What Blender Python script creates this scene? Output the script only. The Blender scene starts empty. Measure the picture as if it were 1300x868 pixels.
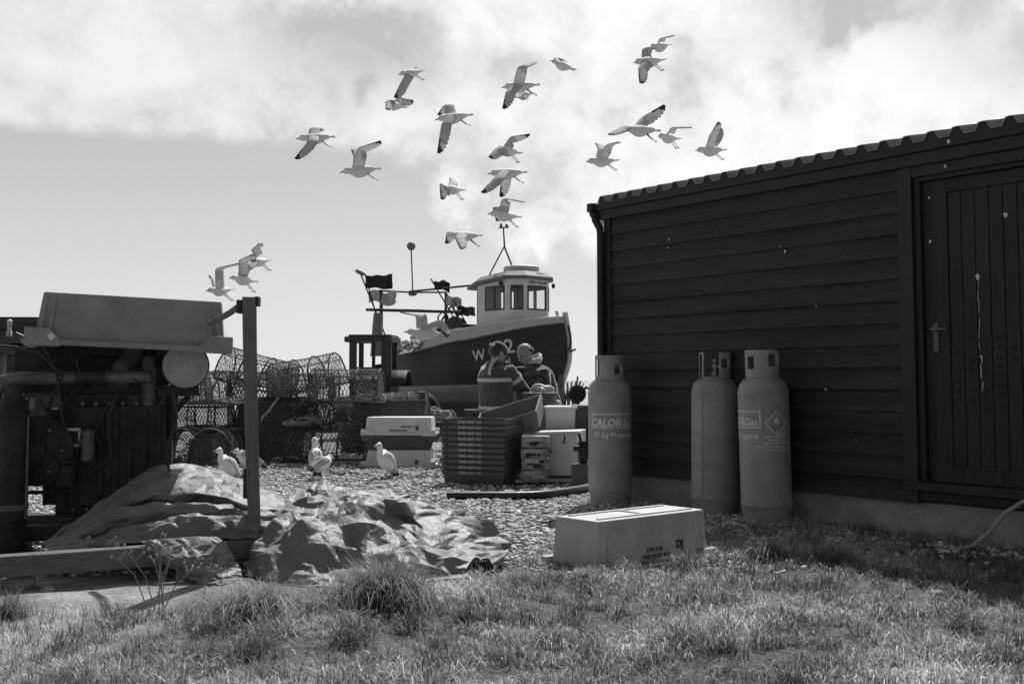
import bpy, math, random, zlib, base64
import numpy as np
from mathutils import Vector, Matrix, Euler, noise as mnoise

SC = bpy.context.scene
COL = SC.collection
R = math.radians
rng = np.random.default_rng(11)
random.seed(5)

# ---------------------------------------------------------------- camera maths
FPX, EYE = 1400.0, 1.05
TILT = math.atan(93 / FPX)
CT, ST = math.cos(TILT), math.sin(TILT)
def _ray(px, py):
    a, b = (px - 650) / FPX, (389 - py) / FPX
    return Vector((a, CT - b * ST, ST + b * CT))
def ground_at(px, py, z=0.0):
    d = _ray(px, py); t = (z - EYE) / d.z
    return Vector((d.x * t, d.y * t, z))
def at(px, py, Y):
    d = _ray(px, py); t = Y / d.y
    return Vector((d.x * t, Y, EYE + d.z * t))

# ---------------------------------------------------------------- materials (monochrome photograph: all greys)
def mat(name, v, rough=0.75, var=0.25, scale=6.0, bump=0.15, bscale=60.0, metal=0.0, spec=0.4,
        stretch=None, streak=0.0, attr=None, coords='Object', transl=0.0, stain=0.0, stain_v=None, wave=None):
    m = bpy.data.materials.new(name); m.use_nodes = True
    nt = m.node_tree; nd = nt.nodes; lk = nt.links
    b = nd['Principled BSDF']
    b.inputs['Roughness'].default_value = rough
    b.inputs['Metallic'].default_value = metal
    b.inputs['Specular IOR Level'].default_value = spec
    tc = nd.new('ShaderNodeTexCoord')
    oi = nd.new('ShaderNodeObjectInfo')
    off = nd.new('ShaderNodeVectorMath'); off.operation = 'ADD'
    sc_ = nd.new('ShaderNodeMath'); sc_.operation = 'MULTIPLY'; sc_.inputs[1].default_value = 37.0
    lk.new(oi.outputs['Random'], sc_.inputs[0])
    lk.new(tc.outputs[coords], off.inputs[0]); lk.new(sc_.outputs[0], off.inputs[1])
    mp = nd.new('ShaderNodeMapping')
    if stretch: mp.inputs['Scale'].default_value = stretch
    lk.new(off.outputs[0], mp.inputs['Vector'])
    n1 = nd.new('ShaderNodeTexNoise'); n1.inputs['Scale'].default_value = scale
    n1.inputs['Detail'].default_value = 6; n1.inputs['Roughness'].default_value = 0.65
    lk.new(mp.outputs[0], n1.inputs['Vector'])
    mr = nd.new('ShaderNodeMapRange')
    mr.inputs['From Min'].default_value = 0.3; mr.inputs['From Max'].default_value = 0.7
    mr.inputs['To Min'].default_value = v * (1 - var); mr.inputs['To Max'].default_value = v * (1 + var)
    lk.new(n1.outputs['Fac'], mr.inputs['Value'])
    out = mr.outputs[0]
    if attr:
        at_ = nd.new('ShaderNodeAttribute'); at_.attribute_name = attr
        mm = nd.new('ShaderNodeMath'); mm.operation = 'MULTIPLY'
        lk.new(out, mm.inputs[0]); lk.new(at_.outputs['Fac'], mm.inputs[1]); out = mm.outputs[0]
    if stain:
        n3 = nd.new('ShaderNodeTexNoise'); n3.inputs['Scale'].default_value = scale * 0.45
        n3.inputs['Detail'].default_value = 9; n3.inputs['Roughness'].default_value = 0.75
        lk.new(mp.outputs[0], n3.inputs['Vector'])
        cr = nd.new('ShaderNodeMapRange')
        cr.inputs['From Min'].default_value = 0.52; cr.inputs['From Max'].default_value = 0.66
        cr.inputs['To Max'].default_value = stain
        lk.new(n3.outputs['Fac'], cr.inputs['Value'])
        mx = nd.new('ShaderNodeMix'); mx.data_type = 'FLOAT'
        lk.new(cr.outputs[0], mx.inputs[0]); lk.new(out, mx.inputs[2]); mx.inputs[3].default_value = stain_v if stain_v is not None else v * 0.4
        out = mx.outputs[0]
    if wave:   # parallel boards / weave: (scale, direction, depth)
        wv = nd.new('ShaderNodeTexWave'); wv.bands_direction = wave[1]; wv.inputs['Scale'].default_value = wave[0]
        wv.inputs['Distortion'].default_value = 0.6
        lk.new(mp.outputs[0], wv.inputs['Vector'])
        mw = nd.new('ShaderNodeMapRange'); mw.inputs['To Min'].default_value = 1 - wave[2]; mw.inputs['To Max'].default_value = 1
        lk.new(wv.outputs['Fac'], mw.inputs['Value'])
        m3 = nd.new('ShaderNodeMath'); m3.operation = 'MULTIPLY'
        lk.new(out, m3.inputs[0]); lk.new(mw.outputs[0], m3.inputs[1]); out = m3.outputs[0]
    cc = nd.new('ShaderNodeCombineColor')
    for k in range(3): lk.new(out, cc.inputs[k])
    lk.new(cc.outputs[0], b.inputs['Base Color'])
    rr = nd.new('ShaderNodeMapRange'); rr.inputs['To Min'].default_value = max(0.02, rough - 0.12); rr.inputs['To Max'].default_value = min(1, rough + 0.12)
    lk.new(n1.outputs['Fac'], rr.inputs['Value']); lk.new(rr.outputs[0], b.inputs['Roughness'])
    if bump:
        n2 = nd.new('ShaderNodeTexNoise'); n2.inputs['Scale'].default_value = bscale; n2.inputs['Detail'].default_value = 5
        lk.new(mp.outputs[0], n2.inputs['Vector'])
        bp = nd.new('ShaderNodeBump'); bp.inputs['Strength'].default_value = bump; bp.inputs['Distance'].default_value = 0.02
        lk.new(n2.outputs['Fac'], bp.inputs['Height']); lk.new(bp.outputs[0], b.inputs['Normal'])
    if transl:
        o = nd['Material Output']
        tr = nd.new('ShaderNodeBsdfTranslucent'); lk.new(cc.outputs[0], tr.inputs['Color'])
        ms = nd.new('ShaderNodeMixShader'); ms.inputs[0].default_value = transl
        lk.new(b.outputs[0], ms.inputs[1]); lk.new(tr.outputs[0], ms.inputs[2]); lk.new(ms.outputs[0], o.inputs['Surface'])
    return m

M = {}
M['black_board'] = mat('black_stained_board', 0.032, 0.62, 0.6, 1.7, 0.6, 40, stretch=(0.35, 5, 6.2), stain=0.5, stain_v=0.06)
M['black_trim'] = mat('black_trim_paint', 0.024, 0.6, 0.3, 6, 0.2, 50)
M['door_paint'] = mat('black_door_paint', 0.022, 0.6, 0.55, 3, 0.4, 60, stretch=(5, 5, 0.5), stain=0.4, stain_v=0.04)
M['concrete'] = mat('concrete', 0.3, 0.9, 0.3, 7, 0.5, 45, stain=0.6, stain_v=0.13)
M['roof'] = mat('roof_sheet', 0.28, 0.55, 0.25, 4, 0.15, 60, stain=0.4, stain_v=0.22)
M['dropping'] = mat('bird_dropping', 0.6, 0.8, 0.3, 30, 0.3, 90)
M['gas_paint'] = mat('gas_bottle_paint', 0.3, 0.5, 0.16, 5, 0.06, 90, stain=0.55, stain_v=0.2)
M['decal'] = mat('white_lettering', 0.72, 0.6, 0.2, 40, 0, 10)
M['brass'] = mat('dull_brass', 0.3, 0.4, 0.3, 20, 0.2, 60, metal=0.8)
M['white_plastic'] = mat('white_plastic', 0.72, 0.55, 0.1, 4, 0.08, 60, stain=0.3, stain_v=0.5)
M['box_plastic'] = mat('weathered_box_plastic', 0.5, 0.6, 0.16, 5, 0.12, 50, stain=0.6, stain_v=0.32)
M['ink'] = mat('black_ink', 0.03, 0.7, 0.3, 50, 0, 10)
M['dark_plastic'] = mat('dark_crate_plastic', 0.1, 0.5, 0.2, 5, 0.12, 60)
M['crate_text'] = mat('worn_crate_lettering', 0.65, 0.7, 0.5, 60, 0, 10)
M['mid_plastic'] = mat('grey_crate_plastic', 0.17, 0.55, 0.15, 5, 0.1, 60)
M['tub'] = mat('grey_tub_plastic', 0.26, 0.62, 0.22, 5, 0.2, 40, stain=0.6, stain_v=0.16)
M['iron'] = mat('oily_iron', 0.03, 0.6, 0.6, 9, 0.4, 50, spec=0.25, stain=0.6, stain_v=0.07)
M['iron_light'] = mat('worn_grey_iron', 0.13, 0.55, 0.35, 9, 0.35, 50, metal=0.2, stain=0.5, stain_v=0.06)
M['lid_paint'] = mat('drum_lid_paint', 0.34, 0.7, 0.2, 14, 0.2, 60, stain=0.5, stain_v=0.2)
M['steel'] = mat('bright_steel', 0.45, 0.45, 0.3, 15, 0.2, 60, metal=0.6)
M['rubber'] = mat('black_rubber', 0.02, 0.45, 0.3, 10, 0.15, 60)
M['timber'] = mat('weathered_timber', 0.15, 0.8, 0.35, 7, 0.5, 60, stretch=(1, 8, 8), stain=0.4, stain_v=0.1)
M['post_timber'] = mat('post_paint', 0.16, 0.7, 0.25, 6, 0.4, 60, stretch=(8, 8, 0.8), stain=0.4, stain_v=0.12)
M['dark_timber'] = mat('tarred_timber', 0.06, 0.8, 0.35, 6, 0.5, 50, stretch=(0.6, 6, 6), stain=0.3, stain_v=0.12)
M['tarp'] = mat('silver_tarpaulin', 0.2, 0.5, 0.2, 7, 0.25, 60, spec=0.3, stain=0.6, stain_v=0.12)
M['rope'] = mat('rope', 0.38, 0.85, 0.3, 40, 0.6, 120)
M['net'] = mat('pot_netting', 0.2, 0.85, 0.4, 12, 0, 100)
M['net_dark'] = mat('dark_netting', 0.05, 0.85, 0.4, 12, 0, 100)
M['pot_frame'] = mat('pot_frame', 0.09, 0.7, 0.4, 20, 0.3, 80)
M['hull'] = mat('hull_paint', 0.026, 0.5, 0.45, 3, 0.12, 30, stretch=(0.6, 1, 5), stain=0.55, stain_v=0.075)
M['bottom'] = mat('antifouling', 0.3, 0.75, 0.2, 3, 0.2, 30, stain=0.4, stain_v=0.18)
M['boat_white'] = mat('boat_white_paint', 0.72, 0.5, 0.1, 4, 0.06, 40, stain=0.2, stain_v=0.5)
M['boat_strake'] = mat('boat_rail_paint', 0.5, 0.5, 0.12, 4, 0.06, 40)
M['boat_grey'] = mat('boat_roof_paint', 0.16, 0.6, 0.2, 4, 0.1, 40)
M['boat_dark'] = mat('boat_dark_fitting', 0.05, 0.5, 0.3, 8, 0.1, 40)
M['flag_dark'] = mat('dark_flag', 0.045, 0.85, 0.3, 12, 0.2, 60, transl=0.2)
M['flag_light'] = mat('pale_flag', 0.5, 0.85, 0.2, 12, 0.2, 60, transl=0.35)
M['cork'] = mat('net_floats', 0.5, 0.8, 0.5, 22, 0.4, 40)
M['jacket'] = mat('work_jacket', 0.075, 0.85, 0.25, 8, 0.5, 22)
M['stripe'] = mat('reflective_tape', 0.55, 0.5, 0.12, 12, 0.1, 80)
M['plaid'] = mat('checked_jacket', 0.085, 0.9, 0.5, 26, 0.5, 25, wave=(5, 'DIAGONAL', 0.7))
M['skin'] = mat('skin', 0.33, 0.6, 0.15, 20, 0.15, 90)
M['hair'] = mat('hair', 0.05, 0.8, 0.4, 60, 0.5, 120)
M['grey_hair'] = mat('grey_hair', 0.3, 0.8, 0.3, 60, 0.5, 120)
M['cap'] = mat('cap_cloth', 0.05, 0.85, 0.25, 20, 0.2, 80)
M['scarf'] = mat('pale_hood', 0.62, 0.9, 0.2, 20, 0.4, 50)
M['trousers'] = mat('dark_trousers', 0.03, 0.9, 0.3, 15, 0.3, 60)
M['gull_white'] = mat('gull_white_feather', 0.8, 0.75, 0.06, 12, 0.02, 40)
M['gull_wing'] = mat('gull_wing_feather', 0.62, 0.75, 0.14, 14, 0.02, 40, transl=0.46)
M['gull_mantle'] = mat('gull_grey_mantle', 0.45, 0.75, 0.1, 12, 0.02, 40)
M['gull_tip'] = mat('gull_black_tip', 0.035, 0.7, 0.3, 30, 0.1, 70)
M['gull_bill'] = mat('gull_bill', 0.3, 0.5, 0.1, 30, 0, 70)
M['gull_leg'] = mat('gull_leg', 0.2, 0.6, 0.1, 30, 0, 70)
M['stone'] = mat('beach_stone', 0.42, 0.75, 0.22, 30, 0.2, 90, attr='shade', coords='Object')
M['grass'] = mat('grass_blade', 0.27, 0.5, 0.3, 4, 0, 40, attr='shade', transl=0.4)
M['stalk'] = mat('dry_stalk', 0.3, 0.8, 0.3, 30, 0, 40)
M['carton'] = mat('printed_carton', 0.27, 0.8, 0.7, 14, 0.1, 60, stain=0.8, stain_v=0.12)
M['plank_pale'] = mat('pale_board', 0.42, 0.8, 0.2, 6, 0.3, 50, stain=0.5, stain_v=0.24)

for k_ in ('jacket', 'plaid', 'cap', 'hair', 'scarf', 'grey_hair'):   # woolly cloth and hair catch the back light
    q_ = M[k_].node_tree.nodes['Principled BSDF']; q_.inputs['Sheen Weight'].default_value = 0.7; q_.inputs['Sheen Roughness'].default_value = 0.35
# ---------------------------------------------------------------- mesh builder
class MB:
    def __init__(s): s.V = []; s.F = []; s.I = []
    def add(s, vs, fs, mi=0):
        o = len(s.V); s.V += [tuple(v) for v in vs]
        for f in fs: s.F.append(tuple(i + o for i in f)); s.I.append(mi)
    def hexa(s, p, mi=0):   # 8 points: bottom ring 0-3 (ccw from above), top ring 4-7
        s.add(p, [(3, 2, 1, 0), (4, 5, 6, 7), (0, 1, 5, 4), (1, 2, 6, 5), (2, 3, 7, 6), (3, 0, 4, 7)], mi)
    def box(s, x0, x1, y0, y1, z0, z1, mi=0, tx=0.0, ty=0.0, X=None):
        p = [(x0, y0, z0), (x1, y0, z0), (x1, y1, z0), (x0, y1, z0),
             (x0 + tx, y0 + ty, z1), (x1 - tx, y0 + ty, z1), (x1 - tx, y1 - ty, z1), (x0 + tx, y1 - ty, z1)]
        if X is not None: p = [X @ Vector(q) for q in p]
        s.hexa(p, mi)
    def bar(s, a, b, w, h, up=(0, 0, 1), mi=0):
        a, b = Vector(a), Vector(b); d = (b - a).normalized()
        u = Vector(up); sd = d.cross(u)
        if sd.length < 1e-4: sd = d.cross(Vector((1, 0, 0)))
        sd.normalize(); u = sd.cross(d).normalized()
        sd *= w / 2; u *= h / 2
        s.hexa([a - sd - u, a + sd - u, b + sd - u, b - sd - u, a - sd + u, a + sd + u, b + sd + u, b - sd + u], mi)
    def tube(s, pts, r, n=8, cap=True, mi=0, closed=False):
        P = [Vector(p) for p in pts]; k = len(P)
        rs = list(r) if hasattr(r, '__len__') else [r] * k
        vs = []; fs = []
        up = None
        for i in range(k):
            if closed: d = (P[(i + 1) % k] - P[i - 1])
            else: d = P[min(i + 1, k - 1)] - P[max(i - 1, 0)]
            if d.length < 1e-9: d = Vector((0, 0, 1))
            d.normalize()
            if up is None:
                up = Vector((0, 0, 1)) if abs(d.z) < 0.9 else Vector((1, 0, 0))
            sd = d.cross(up)
            if sd.length < 1e-5: sd = d.orthogonal()
            sd.normalize(); up = sd.cross(d).normalized()
            for j in range(n):
                a = 2 * math.pi * j / n
                vs.append(P[i] + (sd * math.cos(a) + up * math.sin(a)) * rs[i])
        m_ = k if closed else k - 1
        for i in range(m_):
            for j in range(n):
                a, b = i * n + j, i * n + (j + 1) % n
                i2 = (i + 1) % k
                c, d_ = i2 * n + (j + 1) % n, i2 * n + j
                fs.append((a, d_, c, b))
        if cap and not closed:
            fs.append(tuple(range(n))); fs.append(tuple((k - 1) * n + j for j in reversed(range(n))))
        s.add(vs, fs, mi)
    def lathe(s, prof, n=24, c=(0, 0, 0), X=None, mi=0):
        vs = []; fs = []
        for r, z in prof:
            for j in range(n):
                a = 2 * math.pi * j / n
                v = Vector((c[0] + r * math.cos(a), c[1] + r * math.sin(a), c[2] + z))
                vs.append(X @ v if X is not None else v)
        k = len(prof)
        for i in range(k - 1):
            for j in range(n):
                fs.append((i * n + j, i * n + (j + 1) % n, (i + 1) * n + (j + 1) % n, (i + 1) * n + j))
        fs.append(tuple(reversed(range(n)))); fs.append(tuple((k - 1) * n + j for j in range(n)))
        s.add(vs, fs, mi)
    def grid(s, rows, mi=0, cu=False, cv=False):   # rows: list of lists of points
        nr, nc = len(rows), len(rows[0])
        vs = [p for r_ in rows for p in r_]; fs = []
        for i in range(nr if cu else nr - 1):
            for j in range(nc if cv else nc - 1):
                i2, j2 = (i + 1) % nr, (j + 1) % nc
                fs.append((i * nc + j, i * nc + j2, i2 * nc + j2, i2 * nc + j))
        s.add(vs, fs, mi)
    def ball(s, c, r, n=12, m=8, X=None, mi=0):
        rx, ry, rz = r if hasattr(r, '__len__') else (r, r, r)
        rows = []
        for i in range(m + 1):
            t = math.pi * i / m
            row = []
            for j in range(n):
                a = 2 * math.pi * j / n
                v = Vector((c[0] + rx * math.sin(t) * math.cos(a), c[1] + ry * math.sin(t) * math.sin(a), c[2] - rz * math.cos(t)))
                row.append(X @ v if X is not None else v)
            rows.append(row)
        s.grid(rows, mi, cv=True)
    def build(s, name, m, parent=None, smooth=40, bevel=0.0, solid=0.0, sub=0):
        me = bpy.data.meshes.new(name)
        me.from_pydata(s.V, [], s.F); me.update()
        ms = m if isinstance(m, (list, tuple)) else [m]
        for q in ms: me.materials.append(q)
        if len(ms) > 1: me.polygons.foreach_set('material_index', s.I)
        me.validate()
        if smooth is not None:
            me.shade_smooth()
            if smooth < 180: me.set_sharp_from_angle(angle=R(smooth))
        return link(name, me, parent, bevel, solid, sub)

def link(name, me, parent=None, bevel=0.0, solid=0.0, sub=0):
    o = bpy.data.objects.new(name, me); COL.objects.link(o)
    if parent is not None: o.parent = parent
    if solid:
        q = o.modifiers.new('thickness', 'SOLIDIFY'); q.thickness = solid; q.offset = 0
    if sub:
        q = o.modifiers.new('smooth', 'SUBSURF'); q.levels = sub; q.render_levels = sub
    if bevel:
        q = o.modifiers.new('edge', 'BEVEL'); q.width = bevel; q.segments = 2; q.limit_method = 'ANGLE'; q.angle_limit = R(40)
    return o

def tag(o, label, cat=None, group=None, kind=None):
    if label: o['label'] = label
    if cat: o['category'] = cat
    if group: o['group'] = group
    if kind: o['kind'] = kind
    return o
def thing(name, label, cat, loc=(0, 0, 0), rot=0.0, group=None):
    o = bpy.data.objects.new(name, None); COL.objects.link(o)
    o.empty_display_size = 0.1
    o.location = loc
    o.rotation_euler = rot if hasattr(rot, '__len__') else (0, 0, rot)
    return tag(o, label, cat, group)
def dup(root, loc, rot=0.0, label=None, scale=None):
    def rec(o, par):
        c = o.copy(); COL.objects.link(c)
        if par is not None: c.parent = par
        for ch in KIDS.get(o.name, []) or o.children: rec(ch, c)
        return c
    c = rec(root, None)
    c.location = loc
    c.rotation_euler = rot if hasattr(rot, '__len__') else (0, 0, rot)
    if scale: c.scale = (scale, scale, scale) if not hasattr(scale, '__len__') else scale
    if label: c['label'] = label
    return c
KIDS = {}

def text_geo(txt, size, bold=0.0, align='CENTER'):
    cu = bpy.data.curves.new('lettering', 'FONT'); cu.body = txt; cu.size = size; cu.align_x = align; cu.offset = bold
    cu.resolution_u = 3
    o = bpy.data.objects.new('lettering', cu); COL.objects.link(o)
    dg = bpy.context.evaluated_depsgraph_get()
    me = bpy.data.meshes.new_from_object(o.evaluated_get(dg))
    vs = [tuple(v.co) for v in me.vertices]; fs = [tuple(p.vertices) for p in me.polygons]
    bpy.data.objects.remove(o); bpy.data.meshes.remove(me); bpy.data.curves.remove(cu)
    return vs, fs

def np_mesh(name, verts, loops, loop_starts, mats, shade=None, smooth=True):
    me = bpy.data.meshes.new(name)
    me.vertices.add(len(verts)); me.vertices.foreach_set('co', np.asarray(verts, np.float32).ravel())
    me.loops.add(len(loops)); me.loops.foreach_set('vertex_index', np.asarray(loops, np.int32))
    me.polygons.add(len(loop_starts)); me.polygons.foreach_set('loop_start', np.asarray(loop_starts, np.int32))
    for m_ in mats: me.materials.append(m_)
    if shade is not None:
        a = me.attributes.new('shade', 'FLOAT', 'POINT'); a.data.foreach_set('value', np.asarray(shade, np.float32))
    me.update(calc_edges=True)
    if smooth: me.shade_smooth()
    return me

def skin_mesh(nodes, edges, sub=2, root=0):
    """grow one continuous surface round a skeleton: nodes = [(x,y,z,r or (rx,ry))]"""
    me = bpy.data.meshes.new('skel')
    me.from_pydata([n[:3] for n in nodes], edges, []); me.update()
    o = bpy.data.objects.new('skel', me); COL.objects.link(o)
    o.modifiers.new('skin', 'SKIN')
    sv = me.skin_vertices[0].data
    for i, n in enumerate(nodes):
        r = n[3]; sv[i].radius = (r, r) if not hasattr(r, '__len__') else r
        sv[i].use_root = (i == root)
    s = o.modifiers.new('sub', 'SUBSURF'); s.levels = sub; s.render_levels = sub
    dg = bpy.context.evaluated_depsgraph_get(); dg.update()
    out = bpy.data.meshes.new_from_object(o.evaluated_get(dg))
    bpy.data.objects.remove(o); bpy.data.meshes.remove(me)
    out.shade_smooth()
    return out
# ================================================================ camera, light, sky
cam = bpy.data.cameras.new('camera'); co = bpy.data.objects.new('camera', cam); COL.objects.link(co)
co.location = (0, 0, EYE); co.rotation_euler = (R(90) + TILT, 0, 0)
cam.sensor_width = 36; cam.lens = FPX / 1300 * 36; cam.shift_y = -45 / 1300
cam.clip_start = 0.05; cam.clip_end = 20000
SC.camera = co
SUN_EL, SUN_AZ = R(52), R(15)          # behind the hut, a little to the right
sd = Vector((math.sin(SUN_AZ) * math.cos(SUN_EL), math.cos(SUN_AZ) * math.cos(SUN_EL), math.sin(SUN_EL)))
sl = bpy.data.lights.new('sun', 'SUN'); sl.energy = 5.0; sl.angle = R(0.5); sl.color = (1, 1, 1)
so = bpy.data.objects.new('sun', sl); COL.objects.link(so)
so.rotation_euler = sd.to_track_quat('Z', 'Y').to_euler(); so.location = (0, 0, 30)
SC.view_settings.view_transform = 'Standard'; SC.view_settings.look = 'None'
SC.view_settings.exposure = 0; SC.view_settings.gamma = 1; SC.view_settings.use_curve_mapping = False

w = bpy.data.worlds.new('World'); SC.world = w; w.use_nodes = True
nt = w.node_tree; nd = nt.nodes; lk = nt.links
bg = nd['Background']
def N(t, **k):
    n = nd.new(t)
    for a, b in k.items(): setattr(n, a, b)
    return n
def mth(op, a, b=None, c=None, clamp=False):
    n = N('ShaderNodeMath', operation=op, use_clamp=clamp)
    for i, v in enumerate((a, b, c)):
        if v is None: continue
        if isinstance(v, (int, float)): n.inputs[i].default_value = v
        else: lk.new(v, n.inputs[i])
    return n.outputs[0]
def ramp(v, a, b, lo=0.0, hi=1.0, smooth=True):
    n = N('ShaderNodeMapRange', interpolation_type='SMOOTHSTEP' if smooth else 'LINEAR')
    lk.new(v, n.inputs['Value'])
    for k, x in zip(('From Min', 'From Max', 'To Min', 'To Max'), (a, b, lo, hi)): n.inputs[k].default_value = x
    return n.outputs[0]
tc = N('ShaderNodeTexCoord'); sep = N('ShaderNodeSeparateXYZ'); lk.new(tc.outputs['Generated'], sep.inputs[0])
X_, Y_, Z_ = sep.outputs
sky = N('ShaderNodeTexSky', sky_type='NISHITA', sun_disc=False, sun_elevation=SUN_EL, sun_rotation=SUN_AZ, altitude=0, air_density=1, dust_density=1.6, ozone_density=1)
bw = N('ShaderNodeSeparateColor'); lk.new(sky.outputs[0], bw.inputs[0])
skyv = mth('ADD', mth('MULTIPLY', bw.outputs[0], 0.55), mth('MULTIPLY', bw.outputs[1], 0.45))   # a yellow-red filter on black and white film
az = mth('MULTIPLY', mth('ARCTAN2', X_, Y_), 57.2958)
el = mth('MULTIPLY', mth('ARCSINE', Z_), 57.2958)
zz = mth('ADD', mth('MAXIMUM', Z_, 0.0), 0.16)
cv = N('ShaderNodeCombineXYZ'); lk.new(mth('DIVIDE', X_, zz), cv.inputs[0]); lk.new(mth('DIVIDE', Y_, zz), cv.inputs[1]); lk.new(mth('MULTIPLY', Z_, 2.5), cv.inputs[2])
def cnoise(scale, detail, rough, dist=0.0, off=(0, 0, 0), src=None):
    mp = N('ShaderNodeMapping'); lk.new(src or cv.outputs[0], mp.inputs[0]); mp.inputs['Location'].default_value = off
    n = N('ShaderNodeTexNoise'); lk.new(mp.outputs[0], n.inputs['Vector'])
    n.inputs['Scale'].default_value = scale; n.inputs['Detail'].default_value = detail; n.inputs['Roughness'].default_value = rough; n.inputs['Distortion'].default_value = dist
    return n.outputs[0]
big = cnoise(1.3, 8, 0.6, 0.3, (4.2, 1.7, 0))
fine = cnoise(19.0, 12, 0.60, 0.15, (1.3, 2.2, 0), src=tc.outputs['Generated'])
mid = cnoise(7.0, 12, 0.58, 0.15, (3.1, 0.4, 0.8), src=tc.outputs['Generated'])
# a bank of cloud whose lower edge runs level on the left and dips towards the middle
edge = mth('ADD', ramp(az, -7.5, 1.5, 11.2, 5.6), mth('MULTIPLY', az, -0.025))
edge = mth('ADD', edge, ramp(az, 4, 20, 0, -3.0))
soft = ramp(az, -9, 2, 1.3, 5.0)
h = mth('DIVIDE', mth('SUBTRACT', el, edge), soft)
h = mth('ADD', h, mth('MULTIPLY', mth('SUBTRACT', mid, 0.5), ramp(az, -10, 0, 1.2, 3.0)))
bank = ramp(mth('ADD', h, mth('MULTIPLY', mth('SUBTRACT', fine, 0.5), ramp(az, -12, 0, 0.5, 2.2))), -0.2, 0.6)
def hole(a0, e0, sa, se, amp):
    da = mth('DIVIDE', mth('SUBTRACT', mth('ADD', az, mth('MULTIPLY', mth('SUBTRACT', mid, 0.5), 16)), a0), sa)
    de = mth('DIVIDE', mth('SUBTRACT', mth('ADD', el, mth('MULTIPLY', mth('SUBTRACT', fine, 0.5), 9)), e0), se)
    r2 = mth('ADD', mth('MULTIPLY', da, da), mth('MULTIPLY', de, de))
    return mth('MULTIPLY', mth('EXPONENT', mth('MULTIPLY', r2, -1.0)), amp)
holes = mth('ADD', hole(-8.6, 16.9, 4.0, 1.9, 1.25), hole(18.2, 18.6, 4.2, 2.0, 1.3))
holes = mth('ADD', holes, hole(25.5, 15.6, 3.0, 1.6, 0.6))
mask = mth('SUBTRACT', bank, holes, clamp=True)
texture = mth('ADD', mth('MULTIPLY', mid, 0.6), mth('MULTIPLY', fine, 0.4))
mask = mth('MULTIPLY', mask, ramp(texture, 0.36, 0.47, 0.4, 1.0))
fwd = mth('MULTIPLY', ramp(Y_, -0.1, 0.6), ramp(el, 22, 40, 1.0, 0.0))
clear = mth('MULTIPLY', ramp(el, 0, 15, 8.0, 5.5), ramp(az, -32, 5, 0.95, 1.02))
skyv = mth('ADD', mth('MULTIPLY', mth('MULTIPLY', skyv, 0.8), mth('SUBTRACT', 1.0, fwd)), mth('MULTIPLY', clear, fwd))
far = ramp(Y_, -0.2, 0.5, 0.12, 1.0)          # broken cloud only, away from the sun
over = ramp(el, 24, 44, 1.0, 0.3)
cloud = mth('MULTIPLY', mth('MULTIPLY', mask, far), over)
lum = mth('ADD', mth('MULTIPLY', ramp(texture, 0.36, 0.60, 0.0, 1.0), 2.6), 7.3)
lum = mth('MULTIPLY', lum, ramp(az, -30, 10, 0.88, 1.05))
mixv = N('ShaderNodeMix', data_type='FLOAT'); lk.new(cloud, mixv.inputs[0]); lk.new(skyv, mixv.inputs[2]); lk.new(lum, mixv.inputs[3])
cc = N('ShaderNodeCombineColor')
for k in range(3): lk.new(mixv.outputs[0], cc.inputs[k])
lk.new(cc.outputs[0], bg.inputs['Color']); bg.inputs['Strength'].default_value = 0.1
w.cycles.sampling_method = 'MANUAL'; w.cycles.sample_map_resolution = 512

# ================================================================ ground
def gz(x, y):
    n = mnoise.noise(Vector((x * 0.9, y * 0.9, 3.1))) * 0.03 + mnoise.noise(Vector((x * 2.7, y * 2.7, 8.1))) * 0.012
    n *= max(0.0, min(1.0, (y - 2) / 3)) if y < 5 else 1
    if y < 7.5 and x > -1.3: n += .055 * max(0.0, min(1.0, (x + 1.3) * 1.5)) * min(1.0, (7.5 - y)) * max(-.4, mnoise.noise(Vector((x * 1.9, y * 2.6, 5.5))))
    if y > 42: n -= min(3.4, (y - 42) * 0.055)
    if y > 20: n += mnoise.noise(Vector((x * 0.2, y * 0.2, 1.0))) * 0.15
    return n
def spread(lo, hi, step, far_, g=1.35):
    a = list(np.arange(lo, hi + 1e-6, step)); s = step
    while a[-1] < far_: s *= g; a.append(a[-1] + s)
    s = step
    while a[0] > -far_: s *= g; a.insert(0, a[0] - s)
    return a
gx = spread(-7, 6, 0.12, 4000); gy = [v for v in spread(2.5, 20, 0.12, 4000)]
rows = [[(x, y, gz(x, y) if abs(x) < 200 and -5 < y < 400 else (-3.4 if y > 42 else 0)) for x in gx] for y in gy]
b = MB(); b.grid(rows)
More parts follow.
